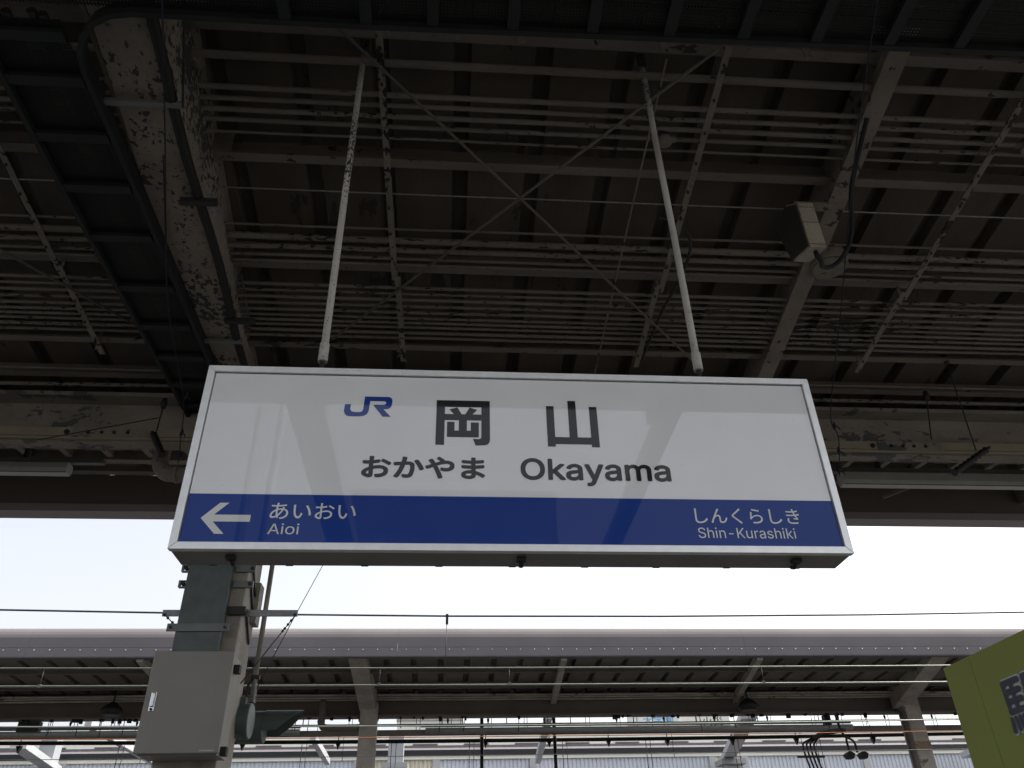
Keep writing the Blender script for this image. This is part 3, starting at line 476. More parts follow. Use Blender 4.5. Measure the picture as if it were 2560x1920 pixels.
def text_mesh(body, x0, x1, z0, z1, y, name, mat, parent, off=0.0, shear=0.0):
    if body in LATIN:      # each outer contour filled on its own (stems and arms overlap), with its counters cut out
        loops = LATIN[body]
        def inside(pt, l):
            c = False
            for u, w in zip(l, l[1:] + l[:1]):
                if (u[1] > pt[1]) != (w[1] > pt[1]) and pt[0] < (w[0] - u[0]) * (pt[1] - u[1]) / (w[1] - u[1]) + u[0]: c = not c
            return c
        def within(l, o): return l is not o and all(inside(pt, o) for pt in l[::3])
        vs = []; fs = []; d = 0
        for o in loops:
            if any(within(o, k) for k in loops): continue
            grp = [o] + [l for l in loops if within(l, o)]
            tri = tessellate_polygon([[Vector((x, w, 0)) for x, w in l] for l in grp])
            k = len(vs); vs += [(x / 1000, w / 1000, d * .0004) for l in grp for x, w in l]; fs += [tuple(i + k for i in t) for t in tri]; d = (d + 1) % 2
        me = bpy.data.meshes.new(name); me.from_pydata(vs, [], fs)
    else:
        cu = bpy.data.curves.new('text', 'FONT'); cu.body = body; cu.size = 1; cu.resolution_u = 6
        t = bpy.data.objects.new('text', cu); col.objects.link(t)
        bpy.context.view_layer.update()
        me = bpy.data.meshes.new_from_object(t.evaluated_get(bpy.context.evaluated_depsgraph_get()))
        bpy.data.objects.remove(t); bpy.data.curves.remove(cu)
    if off:          # heavier weight: the outline repeated a hair to each side, every layer its own depth
        src = [tuple(v.co) for v in me.vertices]; pl = [tuple(f.vertices) for f in me.polygons]; n = len(src); vs = []; fs = []
        for k in range(13):
            r = 0 if k == 0 else off * (1 if k % 2 else .55); a = 2 * math.pi * k / 12
            vs += [(x + r * math.cos(a), w + r * math.sin(a), k * .00003 + e) for x, w, e in src]; fs += [tuple(i + k * n for i in f) for f in pl]
        me = bpy.data.meshes.new(name); me.from_pydata(vs, [], fs)
    xs = [v.co.x for v in me.vertices]; ys = [v.co.y for v in me.vertices]
    ax, bx, ay, by = min(xs), max(xs), min(ys), max(ys)
    P = parent.location
    for v in me.vertices:
        v.co = Vector((x0 + (v.co.x - ax) / (bx - ax) * (x1 - x0), y - v.co.z, z0 + (v.co.y - ay) / (by - ay) * (z1 - z0))) - P
    me.materials.clear(); me.materials.append(M[mat]); me.name = name
    o = bpy.data.objects.new(name, me); col.objects.link(o); o.parent = parent
    return o
def poly_mesh(polys, y, name, mat, parent):
    """flat vinyl pieces: outlines in the sign plane"""
    b = MB()
    for p in polys: b.add([(x, y, z) for x, z in p], [tuple(range(len(p)))])
    return b.build(name, mat, parent)
X0, X1, Z0, Z1 = -1.113, 1.687, 2.7575, 3.637
sg = thing('station_sign', ((X0 + X1) / 2, SY, Z0), 'wide white and blue station name sign for Okayama in an aluminium frame', 'station sign')
fwid = .031
ix0, ix1, iz0, iz1 = X0 + fwid, X1 - fwid, Z0 + fwid, Z1 - fwid
for q in ([(X0, Z0), (X1, Z0), (ix1, iz0), (ix0, iz0)], [(X1, Z0), (X1, Z1), (ix1, iz1), (ix1, iz0)],
          [(X1, Z1), (X0, Z1), (ix0, iz1), (ix1, iz1)], [(X0, Z1), (X0, Z0), (ix0, iz0), (ix0, iz1)]):
    cx = sum(p[0] for p in q) / 4; cz = sum(p[1] for p in q) / 4
    q = [(cx + (x - cx) * .9995, cz + (z - cz) * .9995) for x, z in q]
    MB().prism(q, 'y', SY, SY + .03).build('frame_member', 'alu', sg, bevel=.0015)
bx = MB().box(X0 + .004, X1 - .004, SY + .031, SY + .186, Z0 + .002, Z1 - .004).build('sign_box', 'boxgrey', sg, bevel=.003)
MB().box(ix0 + .001, ix1 - .001, SY + .018, SY + .030, iz0 + .001, iz1 - .001).build('gasket', 'gap', sg)
ZB = 3.003
FY = SY + .012
MB().box(ix0 + .004, ix1 - .004, FY, FY + .0055, ZB, iz1 - .005).build('white_panel', 'sign_white', sg)
MB().box(ix0 + .004, ix1 - .004, FY, FY + .0055, iz0 + .003, ZB - .0006).build('blue_band', 'sign_blue', sg)
for x in (-.884, .292, 1.463):
    l = MB().box(x - .018, x + .018, SY + .06, SY + .095, Z0 - .014, Z0 + .0015).build('latch', 'darksteel', sg)
    MB().tube([(x, SY + .085, Z0 - .010), (x + .004, SY + .115, Z0 - .020), (x, SY + .135, Z0 - .012)], .009, 8).build('latch_ring', 'darksteel', l)
b = MB()
for k in range(9): b.box(X0 + .12 + .31 * k, X0 + .15 + .31 * k, SY + .176, SY + .180, Z0 - .002, Z0 + .001)
b.build('drain_slot', 'gap', sg, kind='stuff')
LY = FY - .0012
# railway mark and the two large characters, traced in crop pixels then laid out in the sign plane
def lay(poly, u0, u1, w0, w1, x0, x1, z0, z1):
    return [(x0 + (u - u0) / (u1 - u0) * (x1 - x0), z1 - (w - w0) / (w1 - w0) * (z1 - z0)) for u, w in poly]
jr = [(1140,312),(1175,312),(1173,338),(1176,349),(1184,357),(1200,361),(1228,361),(1241,358),(1248,350),(1250,338),(1254,260),(1396,260),(1408,263),(1417,272),(1421,287),(1417,318),(1412,328),(1401,336),(1385,339),(1370,340),(1417,387),(1368,387),(1307,313),(1368,312),(1379,309),(1384,302),(1383,293),(1374,288),(1288,288),(1284,345),(1281,361),(1272,375),(1255,384),(1225,388),(1170,388),(1155,384),(1144,374),(1137,355)]
poly_mesh([lay(jr, 1137, 1421, 260, 388, -.489, -.277, 3.387, 3.492)], LY, 'railway_mark', 'logo_blue', sg)
oka1 = [(692,1177),(1007,1177),(1007,1408),(1003,1424),(994,1435),(976,1440),(924,1442),(908,1404),(942,1405),(952,1402),(957,1394),(957,1217),(742,1217),(742,1441),(692,1441)]
oka2 = [(742.5,1260),(795,1260),(768,1232),(815,1219),(840,1260),(862,1260),(887,1219),(932,1232),(905,1260),(956.5,1260),(956.5,1296),(872,1296),(872,1357),(895,1357),(895,1308),(942,1308),(942,1395),(757,1395),(757,1306),(800,1306),(800,1357),(825,1357),(825,1296),(742.5,1296)]
yama = [(1353,1216),(1399,1216),(1399,1397),(1485,1397),(1485,1182),(1533,1182),(1533,1397),(1613,1397),(1613,1216),(1660,1216),(1660,1452),(1613,1452),(1613,1437),(1399,1437),(1399,1452),(1353,1452)]
def oka(p): return lay(p, 692, 1008, 1177, 1441, -.078, .163, 3.250, 3.481)
poly_mesh([oka(oka1), oka(oka2)], LY, 'large_character', 'ink', sg)
poly_mesh([lay(yama, 1353, 1660, 1182, 1452, .419, .652, 3.250, 3.491)], LY, 'large_character', 'ink', sg)
poly_mesh([[(-1.013, 2.894), (-.947, 2.962), (-.910, 2.962), (-.963, 2.909), (-.816, 2.909), (-.816, 2.879), (-.963, 2.879), (-.911, 2.826), (-.948, 2.826)]], LY, 'arrow_mark', 'sign_text_white', sg)
text_mesh('おかやま', -.388, .140, 3.084, 3.191, LY, 'kana_lettering', 'ink', sg, .035)
text_mesh('Okayama', .294, .955, 3.058, 3.191, LY, 'latin_lettering', 'ink', sg, .019)
text_mesh('あいおい', -.741, -.394, 2.892, 2.965, LY, 'kana_lettering', 'sign_text_white', sg, .006)
text_mesh('Aioi', -.740, -.616, 2.826, 2.873, LY, 'latin_lettering', 'sign_text_white', sg, .0)
text_mesh('しんくらしき', 1.033, 1.491, 2.891, 2.962, LY, 'kana_lettering', 'sign_text_white', sg, .004)
text_mesh('Shin-Kurashiki', 1.036, 1.457, 2.825, 2.873, LY, 'latin_lettering', 'sign_text_white', sg, .0)
# the two pipes that carry the sign
for x, xt, lab in ((-.628, -.628, 'left white painted hanger pipe above the sign, near the railway mark'), (1.197, 1.19, 'right white painted hanger pipe above the sign, spattered and rusty')):
    h = thing('sign_hanger', (x, 3.15, Z1), lab, 'hanger pipe', 'pipes holding the station sign')
    MB().tube([(x, 3.15, 3.74), (x, 3.15, 4.6), (xt, 3.15, 5.4), (xt, 3.15, 6.20)], .0185, 12).build('pipe', 'pole', h)
    MB().tube([(x, 3.15, 3.735), (x, 3.15, 3.84)], .0235, 12).build('socket', 'pole', h)
    MB().tube([(x, 3.15, Z1 - .003), (x, 3.15, 3.745)], .012, 8).build('stud', 'darksteel', h)
    MB().box(x - .02, x + .02, 3.13, 3.17, Z1 - .004, Z1 + .03).build('foot_plate', 'darksteel', h)
    MB().box(xt - .03, xt + .03, 3.145, 3.155, 6.16, 6.30).build('top_plate', 'rail', h)

# ------------------------------------------------------------------ things on the left column
dc = thing('cable_cover', (-1.925, 6.40, 3.0), 'grey green cable cover channel running up the front of the left column', 'cable cover')
MB().box(-2.10, -1.752, 6.315, 6.398, 3.0, 5.2).build('channel', 'cover', dc, bevel=.008)
st = MB().box(-2.165, -1.700, 6.30, 6.312, 3.375, 3.435).build('strap', 'strap', dc, bevel=.002)
for x in (-2.135, -1.728):
    MB().tube([(x, 6.288, 3.405), (x, 6.302, 3.405)], .011, 6).build('bolt', 'darksteel', st)
for z in (3.905, 3.775):
    MB().prism([(-2.172, z - .028), (-2.10, z - .028), (-2.10, z - .022), (-2.160, z - .022), (-2.160, z + .022), (-2.10, z + .022), (-2.10, z + .028), (-2.172, z + .028)], 'y', 6.37, 6.41).build('clamp', 'galv', dc)
    MB().tube([(-2.135, 6.36, z), (-2.135, 6.42, z)], .017, 8).build('bolt', 'darksteel', dc)
    c = MB().box(-1.742, -1.585, 6.372, 6.398, z - .028, z + .028).build('clamp', 'strap', dc, bevel=.002)
    MB().tube([(-1.61, 6.36, z), (-1.61, 6.374, z)], .016, 8).build('bolt', 'darksteel', c)
cb = thing('control_cabinet', (-1.855, 6.25, 2.47), 'beige grey steel cabinet with chrome handle fixed to the left column', 'cabinet')
MB().box(-2.125, -1.585, 6.135, 6.395, 2.475, 3.165).build('body', 'cabinet', cb, bevel=.006)
dr = MB().box(-2.142, -1.568, 6.10, 6.132, 2.482, 3.172).build('door', 'cabinet', cb, bevel=.006)
MB().box(-2.100, -2.060, 6.094, 6.0995, 2.755, 2.885).build('handle_plate', 'chrome', dr, bevel=.003)
MB().box(-2.093, -2.067, 6.082, 6.0935, 2.785, 2.88).build('handle', 'chrome', dr, bevel=.005)
MB().tube([(-2.08, 6.0925, 2.768), (-2.08, 6.086, 2.768)], .009, 10).build('lock', 'black', dr)
MB().box(-1.70, -1.60, 6.0975, 6.0995, 2.494, 2.503).build('maker_plate', 'ltgrey', dr)
MB().box(-1.5845, -1.5825, 6.16, 6.33, 2.60, 2.80).build('side_sheen_plate', 'cabinet', cb) if False else None
for z in (3.07, 2.51):
    MB().box(-1.584, -1.54, 6.20, 6.26, z - .03, z + .03).build('mounting_bolt', 'darksteel', cb, bevel=.004)
ar = thing('wire_bracket', (-1.87, 6.45, 3.56), 'pair of short steel arms either side of the left column', 'bracket')
MB().box(-2.27, -2.085, 6.44, 6.455, 3.535, 3.585).build('arm', 'galv', ar)
MB().box(-1.645, -1.215, 6.44, 6.455, 3.535, 3.585).build('arm', 'galv', ar)
MB().box(-1.76, -1.61, 6.36, 6.398, 3.525, 3.59).build('clamp', 'darksteel', ar, bevel=.004)
for (x, s) in ((-2.25, 1), (-1.235, -1)):
    MB().tube([(x, 6.43, 3.545), (x, 6.46, 3.545)], .011, 8).build('eye_bolt', 'darksteel', ar)
for (p, q, lab) in (((-2.25, 6.45, 3.545), (-2.10, 6.42, 3.42), 'short stay wire with beads at the left arm of the column bracket'),
                    ((-1.235, 6.45, 3.54), (-1.62, 6.62, 3.06), 'stay wire with beads sloping from the right bracket arm to the column')):
    p, q = Vector(p), Vector(q)
    w = thing('stay_wire', p, lab, 'stay wire')
    MB().tube([p, q], .0045, 6).build('wire', 'wire', w)
    for t in ((.2, .5, .8) if p.x < -2 else (.07, .13, .19, .23)):
        c = p.lerp(q, t); d = (q - p).normalized() * .008
        MB().tube([c - d * 1.4, c - d * .5, c + d * .5, c + d * 1.4], [.004, .011, .011, .004], 8).build('bead', 'darksteel', w)
w = MB().tube([(-1.235, 6.45, 3.54), (-1.52, 6.75, 3.05)], .004, 6).build('stay_wire', 'wire'); tag(w, 'plain stay wire just right of the beaded one by the column', 'stay wire')
w = MB().tube([(-1.235, 6.45, 3.54), (-1.06, 6.43, 3.95), (-.93, 6.42, 4.3)], .003, 6).build('stay_wire', 'galv'); tag(w, 'fine stay wire rising from the right bracket arm up behind the sign', 'stay wire')
cp = thing('conduit_pole', (-1.575, 6.92, 3.1), 'thin white conduit pole standing close behind the left column', 'pole')
MB().tube([(-1.582, 6.92, 3.02), (-1.578, 6.92, 5.2)], .021, 10).build('pipe', 'column', cp)
MB().box(-1.61, -1.545, 6.895, 6.945, 3.16, 3.19).build('clamp', 'darksteel', cp)
MB().tube([(-1.582, 6.92, 3.2), (-1.62, 6.88, 3.1), (-1.615, 6.87, 2.9)], .012, 8).build('flex_hose', 'black', cp)
MB().box(-1.572, -1.560, 6.90, 6.96, 2.98, 3.13).build('number_plate', 'lens', cp)
MB().box(-1.5595, -1.559, 6.92, 6.935, 3.0, 3.11).build('plate_stripe', 'black', cp)
sl = thing('departure_signal', (-1.6, 6.95, 2.8), 'round grey green platform signal lamps with a visor beside the left column', 'signal lamp')
MB().tube([(-1.80, 6.88, 2.83), (-1.56, 6.88, 2.83)], .135, 24).build('lamp_body', 'green_metal', sl, bevel=.004)
MB().tube([(-1.5595, 6.88, 2.83), (-1.553, 6.88, 2.83)], .128, 24).build('lens', 'lens', sl)
MB().tube([(-1.70, 7.13, 2.83), (-1.49, 7.13, 2.83)], .125, 24).build('lamp_body', 'green_metal', sl, bevel=.004)
b = MB(); vs = []; n = 14
for t in (0, 1):
    for k in range(n + 1):
        a = R(-20 + 220 * k / n); ext = .30 * (0.35 + .65 * max(0, math.sin(R(180 * k / n)))) if t else 0
        vs.append((-1.49 + ext, 7.13 + .13 * math.cos(a), 2.83 + .13 * math.sin(a)))
for k in range(n + 1):
    a = R(-20 + 220 * k / n); ext = .30 * (0.35 + .65 * max(0, math.sin(R(180 * k / n))))
    vs.append((-1.49 + ext, 7.13 + .124 * math.cos(a), 2.83 + .124 * math.sin(a)))
for k in range(n + 1):
    a = R(-20 + 220 * k / n); vs.append((-1.49, 7.13 + .124 * math.cos(a), 2.83 + .124 * math.sin(a)))
fs = []
for j in range(3):
    for k in range(n): fs.append((j * (n + 1) + k, j * (n + 1) + k + 1, (j + 1) * (n + 1) + k + 1, (j + 1) * (n + 1) + k))
b.add(vs, fs).build('visor', 'green_metal', sl)
MB().box(-1.66, -1.60, 6.80, 6.86, 2.70, 3.0).build('arm', 'green_metal', sl)
MB().box(-1.72, -1.66, 6.9, 7.10, 2.80, 2.86).build('arm', 'green_metal', sl)

# ------------------------------------------------------------------ fittings in the canopy
sp = thing('loudspeaker', (2.5, 4.0, 5.3), 'cream loudspeaker box with dark side hung below the right rafter', 'loudspeaker')
side = [(3.90, 5.325), (4.16, 5.42), (4.20, 5.54), (4.26, 5.85), (4.05, 5.885), (3.90, 5.755)]
MB().prism(side, 'x', 2.437, 2.555).build('housing', 'speaker', sp, bevel=.004)
cy, cz = sum(p[0] for p in side) / 6, sum(p[1] for p in side) / 6
MB().prism([(cy + (y - cy) * .93, cz + (z - cz) * .93) for y, z in side], 'x', 2.425, 2.436).build('grille', 'speaker_dark', sp)
for z in (5.35, 5.56, 5.71):
    MB().box(2.436, 2.556, 3.8985, 3.900, z, z + .005).build('seam', 'rustline', sp)
MB().box(2.50, 2.84, 4.03, 4.09, 5.875, 5.91).build('bracket', 'beam', sp)
hp = [(2.50, 3.96, 5.335), (2.50, 3.955, 5.29), (2.54, 3.99, 5.275), (2.60, 4.09, 5.32), (2.73, 4.20, 5.42), (2.84, 4.24, 5.52), (2.90, 4.18, 5.60), (2.89, 4.06, 5.66), (2.82, 3.88, 5.70), (2.75, 3.69, 5.735), (2.745, 3.48, 5.86), (2.74, 3.3, 5.95)]
def smooth(pts, n=5):
    P = [Vector(p) for p in pts]; out = []
    for i in range(len(P) - 1):
        a, b, c, d = P[max(i - 1, 0)], P[i], P[i + 1], P[min(i + 2, len(P) - 1)]
        for k in range(n):
            t = k / n; out.append(.5 * ((2 * b) + (c - a) * t + (2 * a - 5 * b + 4 * c - d) * t * t + (3 * b - a - 3 * c + d) * t ** 3))
    return out + [P[-1]]
MB().tube(smooth(hp), .017, 8).build('flex_hose', 'tray', sp)
jb = thing('round_junction_box', (2.93, 4.56, 5.85), 'large round cream junction box beside the loudspeaker', 'junction box')
MB().tube([(2.99, 4.62, 5.80), (2.99, 4.62, 5.92)], .15, 18).build('body', 'beam', jb, bevel=.006)
MB().tube([(2.99, 4.62, 5.79), (2.99, 4.62, 5.80)], .13, 18).build('lid', 'beam', jb)

for (xa, xb, y, z0, z1, lab, endx) in ((4.49, 9.5, 8.0, 5.535, 5.70, 'long unlit fluorescent fixture under the eave, right of the sign', 4.49), (-9.0, -4.13, 8.0, 5.548, 5.672, 'long unlit fluorescent fixture under the eave, left edge of the photo', -4.13)):
    f = thing('fluorescent_fixture', ((xa + xb) / 2, y, z1), lab, 'light fixture', 'fluorescent fixtures under the eave')
    MB().prism([(y - .055, z0), (y + .055, z0), (y + .075, z0 + .045), (y + .075, z1 - .02), (y + .05, z1), (y - .05, z1), (y - .075, z1 - .02), (y - .075, z0 + .045)], 'x', xa, xb).build('housing', 'light', f, bevel=.006)
    MB().box(xa - (.12 if xa > 0 else 0), xb + (.34 if xb < 0 else 0), y - .03, y + .03, z1 + .004, z1 + .06).build('mounting_channel', 'strap', f)
    MB().box(xa + .002, xb - .002, y - .057, y - .0555, z0 - .006, z0 + .004).build('edge_trim', 'chrome', f)
    for x in (xa + .5, (xa + xb) / 2, xb - .5):
        MB().box(x - .02, x + .02, y - .02, y + .02, z1 + .06, froof(y) - .01).build('bracket', 'darksteel', f)
# drain pipe elbow at the valley
dp = thing('drain_pipe', (-2.6, 7.0, 5.0), 'fat cream drain pipe elbow under the valley, left of the sign', 'drain pipe')
MB().tube(smooth([(-2.80, 7.0, 5.72), (-2.80, 7.0, 5.30), (-2.79, 7.0, 5.16), (-2.72, 7.0, 5.075), (-2.60, 7.0, 5.06), (-2.1, 7.0, 5.05)]), .075, 14).build('pipe', 'beam', dp)
MB().tube([(-2.63, 7.0, 5.06), (-2.60, 7.0, 5.06)], .084, 14).build('collar', 'beam', dp)
# blue cords tied along the rack
def cord(pts, lab, knots):
    t = thing('blue_cord', pts[0], lab, 'cord', 'blue cords hanging from the cable rack')
    MB().tube(smooth(pts), .0045, 6).build('rope', 'cord', t)
    for p, r in knots:
        b = MB(); p = Vector(p)
        b.tube([p + Vector((0, 0, .045)), p + Vector((.004, 0, .02)), p, p - Vector((.004, 0, .022)), p - Vector((0, 0, .04))], [.004, .013, .017, .012, .005], 7)
        b.tube([p, p + Vector((.03, -.01, -.02)), p + Vector((.045, -.01, -.055))], [.006, .006, .003], 6)
        b.build('knot', 'cord', t)
cord([(-1.53, 2.42, 5.45), (-1.80, 3.4, 5.49), (-2.2, 4.9, 5.47), (-2.38, 6.1, 5.36), (-2.40, 6.30, 5.1), (-2.37, 6.3, 4.82)], 'blue cord left, running down over the flaking girder to the valley', [((-2.36, 6.1, 5.38), .06), ((-2.40, 6.3, 5.12), .06), ((-2.375, 6.3, 4.9), .05)])
cord([(2.149, 2.2, 5.45), (2.55, 3.3, 5.56), (3.2, 5.0, 5.62), (3.62, 6.3, 5.46), (3.70, 6.42, 5.26), (3.62, 6.45, 4.86)], 'blue cord right, knotted in front of the valley girder beside the sign', [((3.68, 6.4, 5.38), .06), ((3.67, 6.43, 5.12), .06), ((3.63, 6.45, 4.92), .05)])
# dark cables near the right hanger pipe
w = MB().tube(smooth([(1.50, 4.2, 5.86), (1.68, 4.25, 5.85), (1.79, 4.40, 5.78), (1.80, 4.75, 5.76), (1.74, 5.2, 5.74), (1.70, 5.9, 5.70)]), .012, 8).build('dark_cable', 'darksteel'); tag(w, 'dark cable looping down just right of the right hanger pipe', 'cable')
for (a, c, lab) in (((-1.64, 3.15, 5.545), (-1.54, 2.62, 5.80), 'thin dark stay from the slotted channel up beside the flaking girder'), ((-1.87, 3.55, 5.575), (-2.09, 4.40, 5.56), 'thin dark stay slanting across the flaking girder underside')):
    w = MB().tube([a, c], .007, 6).build('stay_wire', 'darksteel'); tag(w, lab, 'stay wire')
# strain insulators with stay wires
def insulator(p, q, up_to, lab):
    p, q = Vector(p), Vector(q); t = thing('strain_insulator', p, lab, 'insulator', 'dark insulators under the valley girder')
    n = 16; pts = [p.lerp(q, i / n) for i in range(n + 1)]
    MB().tube(pts, [.022 if i % 2 else .036 for i in range(n + 1)], 10).build('insulator_body', 'black', t)
    MB().tube([p + (p - q) * .12, p], .016, 6).build('end_fitting', 'darksteel', t)
    for s, u in up_to:
        MB().tube([s, u], .006, 6).build('stay', 'black', t)
        MB().tube([Vector(u) - Vector((0, 0, .05)), Vector(u), Vector(u) + Vector((0, 0, .05))], [.02, .03, .02], 8).build('wire_clamp', 'black', t)
insulator((5.13, 6.40, 5.14), (4.74, 6.42, 4.90), [((5.03, 6.40, 5.13), (4.64, 5.84, 5.80)), ((4.62, 6.40, 5.25), (4.47, 6.05, 5.52))], 'dark ribbed strain insulator slung under the girder right of the sign')
insulator((-2.69, 6.42, 5.17), (-2.56, 6.40, 4.95), [((-2.66, 6.40, 5.19), (-2.64, 6.36, 5.46))], 'dark ribbed strain insulator left of the sign near the drain elbow')
w = MB().tube([(-3.66, 6.40, 5.08), (-2.66, 6.38, 5.32)], .005, 6).build('stay_wire', 'black'); tag(w, 'thin black wire slanting across the valley girder left of the sign', 'stay wire')
w = MB().bar((5.5, 8.9, 5.83), (6.4, 8.7, 6.12), .03, .04).build('brace_bar', 'beam'); tag(w, 'pale slanting brace bar against the brown fascia at the right edge', 'brace')

# ------------------------------------------------------------------ overhead line of the near track
def wire(name, pts, r, mat, lab, cat, group=None):
    o = MB().tube(pts, r, 6).build(name, mat); return tag(o, lab, cat, group)
def sag(x0, x1, y, z, s, n=40, period=50.0):
    return [(x0 + (x1 - x0) * i / n, y, z + s * (2 * ((x0 + (x1 - x0) * i / n) - 1.5) / period) ** 2) for i in range(n + 1)]
wg = 'overhead line wires above the tracks'
mw = thing('messenger_wire', (0, 11, 4.94), 'thin dark messenger wire crossing the white sky with a dropper', 'overhead wire', wg)
MB().tube(sag(-60, 60, 11, 4.94, .9), .013, 6).build('wire', 'wire', mw)
for x in (-7.3, -.03, 9.4):
    b = MB().tube([(x, 11, 4.93), (x - .01, 11, 4.22)], .006, 6).build('dropper', 'wire', mw)
    MB().box(x - .018, x + .018, 10.985, 11.015, 4.83, 4.97).build('dropper_clamp', 'darksteel', b)
aw = thing('auxiliary_wire', (0, 11, 4.25), 'pale green overhead wire, upper of two across the dark canopy opposite', 'overhead wire', wg)
MB().tube(sag(-60, 60, 11, 4.245, .2), .010, 6).build('wire', 'wire_light', aw)
cw = thing('contact_wire', (0, 11, 4.03), 'pale overhead wire, lower of two across the dark canopy opposite', 'overhead wire', wg)
MB().tube(sag(-60, 60, 11, 4.027, .12), .012, 6).build('wire', 'wire_light', cw)
for x in (-5.2, -.9, .82, 4.3):
    b = MB().tube([(x, 11, 4.25), (x, 11, 4.03)], .004, 6).build('dropper', 'wire', aw)
    MB().box(x - .02, x + .02, 10.99, 11.01, 4.02, 4.06).build('dropper_clamp', 'galv', b)
wire('auxiliary_wire', sag(-60, 60, 14.5, 4.15, .35), .012, 'wire_light', 'pale wire low down, passing in front of the grey trough', 'overhead wire', wg)
wire('orange_cable', sag(-60, 60, 14.5, 3.975, .18), .008, 'orange', 'thin orange cable stretched below the grey trough', 'cable')
w = wire('contact_wire', sag(-60, 60, 14.6, 3.70, .1), .006, 'wire', 'faint dark wire lowest in the photo, near the bottom edge', 'overhead wire', wg)

# ------------------------------------------------------------------ opposite platform canopy
oc = thing('opposite_canopy', (0, 19, 0), 'long canopy of the opposite platform with grey rounded fascia and dark underside', 'canopy')
OXL, OXR = -22.0, 34.0
b = MB(); b.sm = True
prof = [(16.02, 6.07)] + [(16.28 + .26 * math.cos(R(a)), 6.07 + .235 * math.sin(R(a))) for a in (180, 165, 150, 135, 120, 105, 90)] + [(17.2, 6.33), (17.2, 6.29), (16.35, 6.05)]
segs = [OXL + 7 * i for i in range(9)]
for a, c in zip(segs[:-1], segs[1:]):
    MB().prism(prof, 'x', a, c - .002).build('fascia_cap', 'fascia_top', oc)
    MB().box(a, c - .003, 16.0, 16.02, 5.875, 6.068).build('fascia_panel', 'fascia', oc)
    MB().box(a, c - .003, 15.992, 16.014, 5.70, 5.868).build('fascia_panel', 'fascia', oc)
    MB().box(a, c - .003, 16.0, 16.20, 5.685, 5.70).build('fascia_panel', 'fascia', oc)
b = MB(); x = OXL + .1
while x < OXR:
    b.tube([(x, 15.984, 5.825), (x, 15.993, 5.825)], .012, 6); x += .281
b.build('rivet', 'chrome', oc, kind='stuff')
def ozf(y): return 5.80 - .055 * (y - 16.1)
me = deck_panel(16.05, 19.6, ozf).mesh('roof_panel'); me.materials.append(M['opp_deck'])
x = OXL
while x < OXR:
    o = bpy.data.objects.new('roof_panel', me); col.objects.link(o); o.parent = oc; o.location = Vector((x, 0, 0)) - oc.location; x += PITCH
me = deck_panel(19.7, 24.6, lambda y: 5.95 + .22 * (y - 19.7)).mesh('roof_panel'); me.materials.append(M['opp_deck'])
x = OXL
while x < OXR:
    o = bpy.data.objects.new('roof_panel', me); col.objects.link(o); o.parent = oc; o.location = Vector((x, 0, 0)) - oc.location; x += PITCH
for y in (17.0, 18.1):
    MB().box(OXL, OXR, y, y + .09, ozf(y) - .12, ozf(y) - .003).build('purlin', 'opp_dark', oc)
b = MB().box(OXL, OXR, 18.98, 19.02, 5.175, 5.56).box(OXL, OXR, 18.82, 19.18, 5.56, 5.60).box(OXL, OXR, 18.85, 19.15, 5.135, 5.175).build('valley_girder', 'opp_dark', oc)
b = MB()
for k, y in enumerate((18.55, 18.64, 18.73)):
    b.tube(wob((OXL, y, 5.52 - .03 * k), (OXR, y, 5.52 - .03 * k), 40, .01), .025, 6)
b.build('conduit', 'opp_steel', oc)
for (xa, xb, w) in ((-1.78, -1.74, .35), (10.15, 10.5, .38), (-14.1, -14.1, .35), (22.8, 23.1, .38)):
    bm_ = MB()
    bm_.hexa([(xa - w / 2, 16.05, 5.70), (xa + w / 2, 16.05, 5.70), (xb + w / 2, 18.85, 5.20), (xb - w / 2, 18.85, 5.20),
              (xa - w / 2, 16.05, ozf(16.05)), (xa + w / 2, 16.05, ozf(16.05)), (xb + w / 2, 18.85, ozf(18.85)), (xb - w / 2, 18.85, ozf(18.85))])
    bm_.build('canopy_arm', 'opp_steel', oc)
for x in (-1.71, 10.66, -14.1, 23.1):
    MB().box(x - .185, x + .185, 18.60, 18.97, 0, 5.40).build('column', 'opp_steel', oc, bevel=.015)
for (xa, xb) in ((2.30, 2.40), (6.30, 6.62), (14.6, 14.9), (-5.9, -5.9), (-10, -10)):
    MB().bar((xa, 16.1, 5.70), (xb, 18.9, 5.45), .12, .14).build('rafter', 'opp_steel', oc)
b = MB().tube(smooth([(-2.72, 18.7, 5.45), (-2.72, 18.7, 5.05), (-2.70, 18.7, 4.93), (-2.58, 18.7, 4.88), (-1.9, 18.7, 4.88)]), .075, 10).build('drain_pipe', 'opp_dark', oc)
b = MB()
for k in range(70):
    x = random.uniform(-10, 13); w = random.uniform(.02, .05); z = random.uniform(.03, .10)
    b.box(x - w, x + w, 18.9, 18.96, 5.135 - z, 5.134)
    if k % 3 == 0: b.tube([(x, 18.93, 5.13), (x + random.uniform(-.03, .03), 18.93, 5.13 - random.uniform(.15, .4))], .009, 5)
b.build('cable_clip', 'black', oc, kind='stuff')
MB().box(10.47, 10.85, 18.592, 18.598, 4.32, 4.48).build('rust_patch', 'rust_paint', oc)
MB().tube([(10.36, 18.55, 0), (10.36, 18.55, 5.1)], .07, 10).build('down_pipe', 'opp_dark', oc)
def disc_speaker(x, lab):
    t = thing('ceiling_speaker', (x, 18.4, 5.3), lab, 'speaker', 'round speakers under the opposite canopy')
    MB().tube([(x, 18.45, 5.38), (x, 18.45, 5.27), (x, 18.45, 5.20), (x, 18.45, 5.12)], [.06, .20, .24, .17], 16).build('dome', 'black', t)
    MB().tube([(x, 18.45, 5.38), (x, 18.45, 5.66)], .02, 6).build('stem', 'darksteel', t)
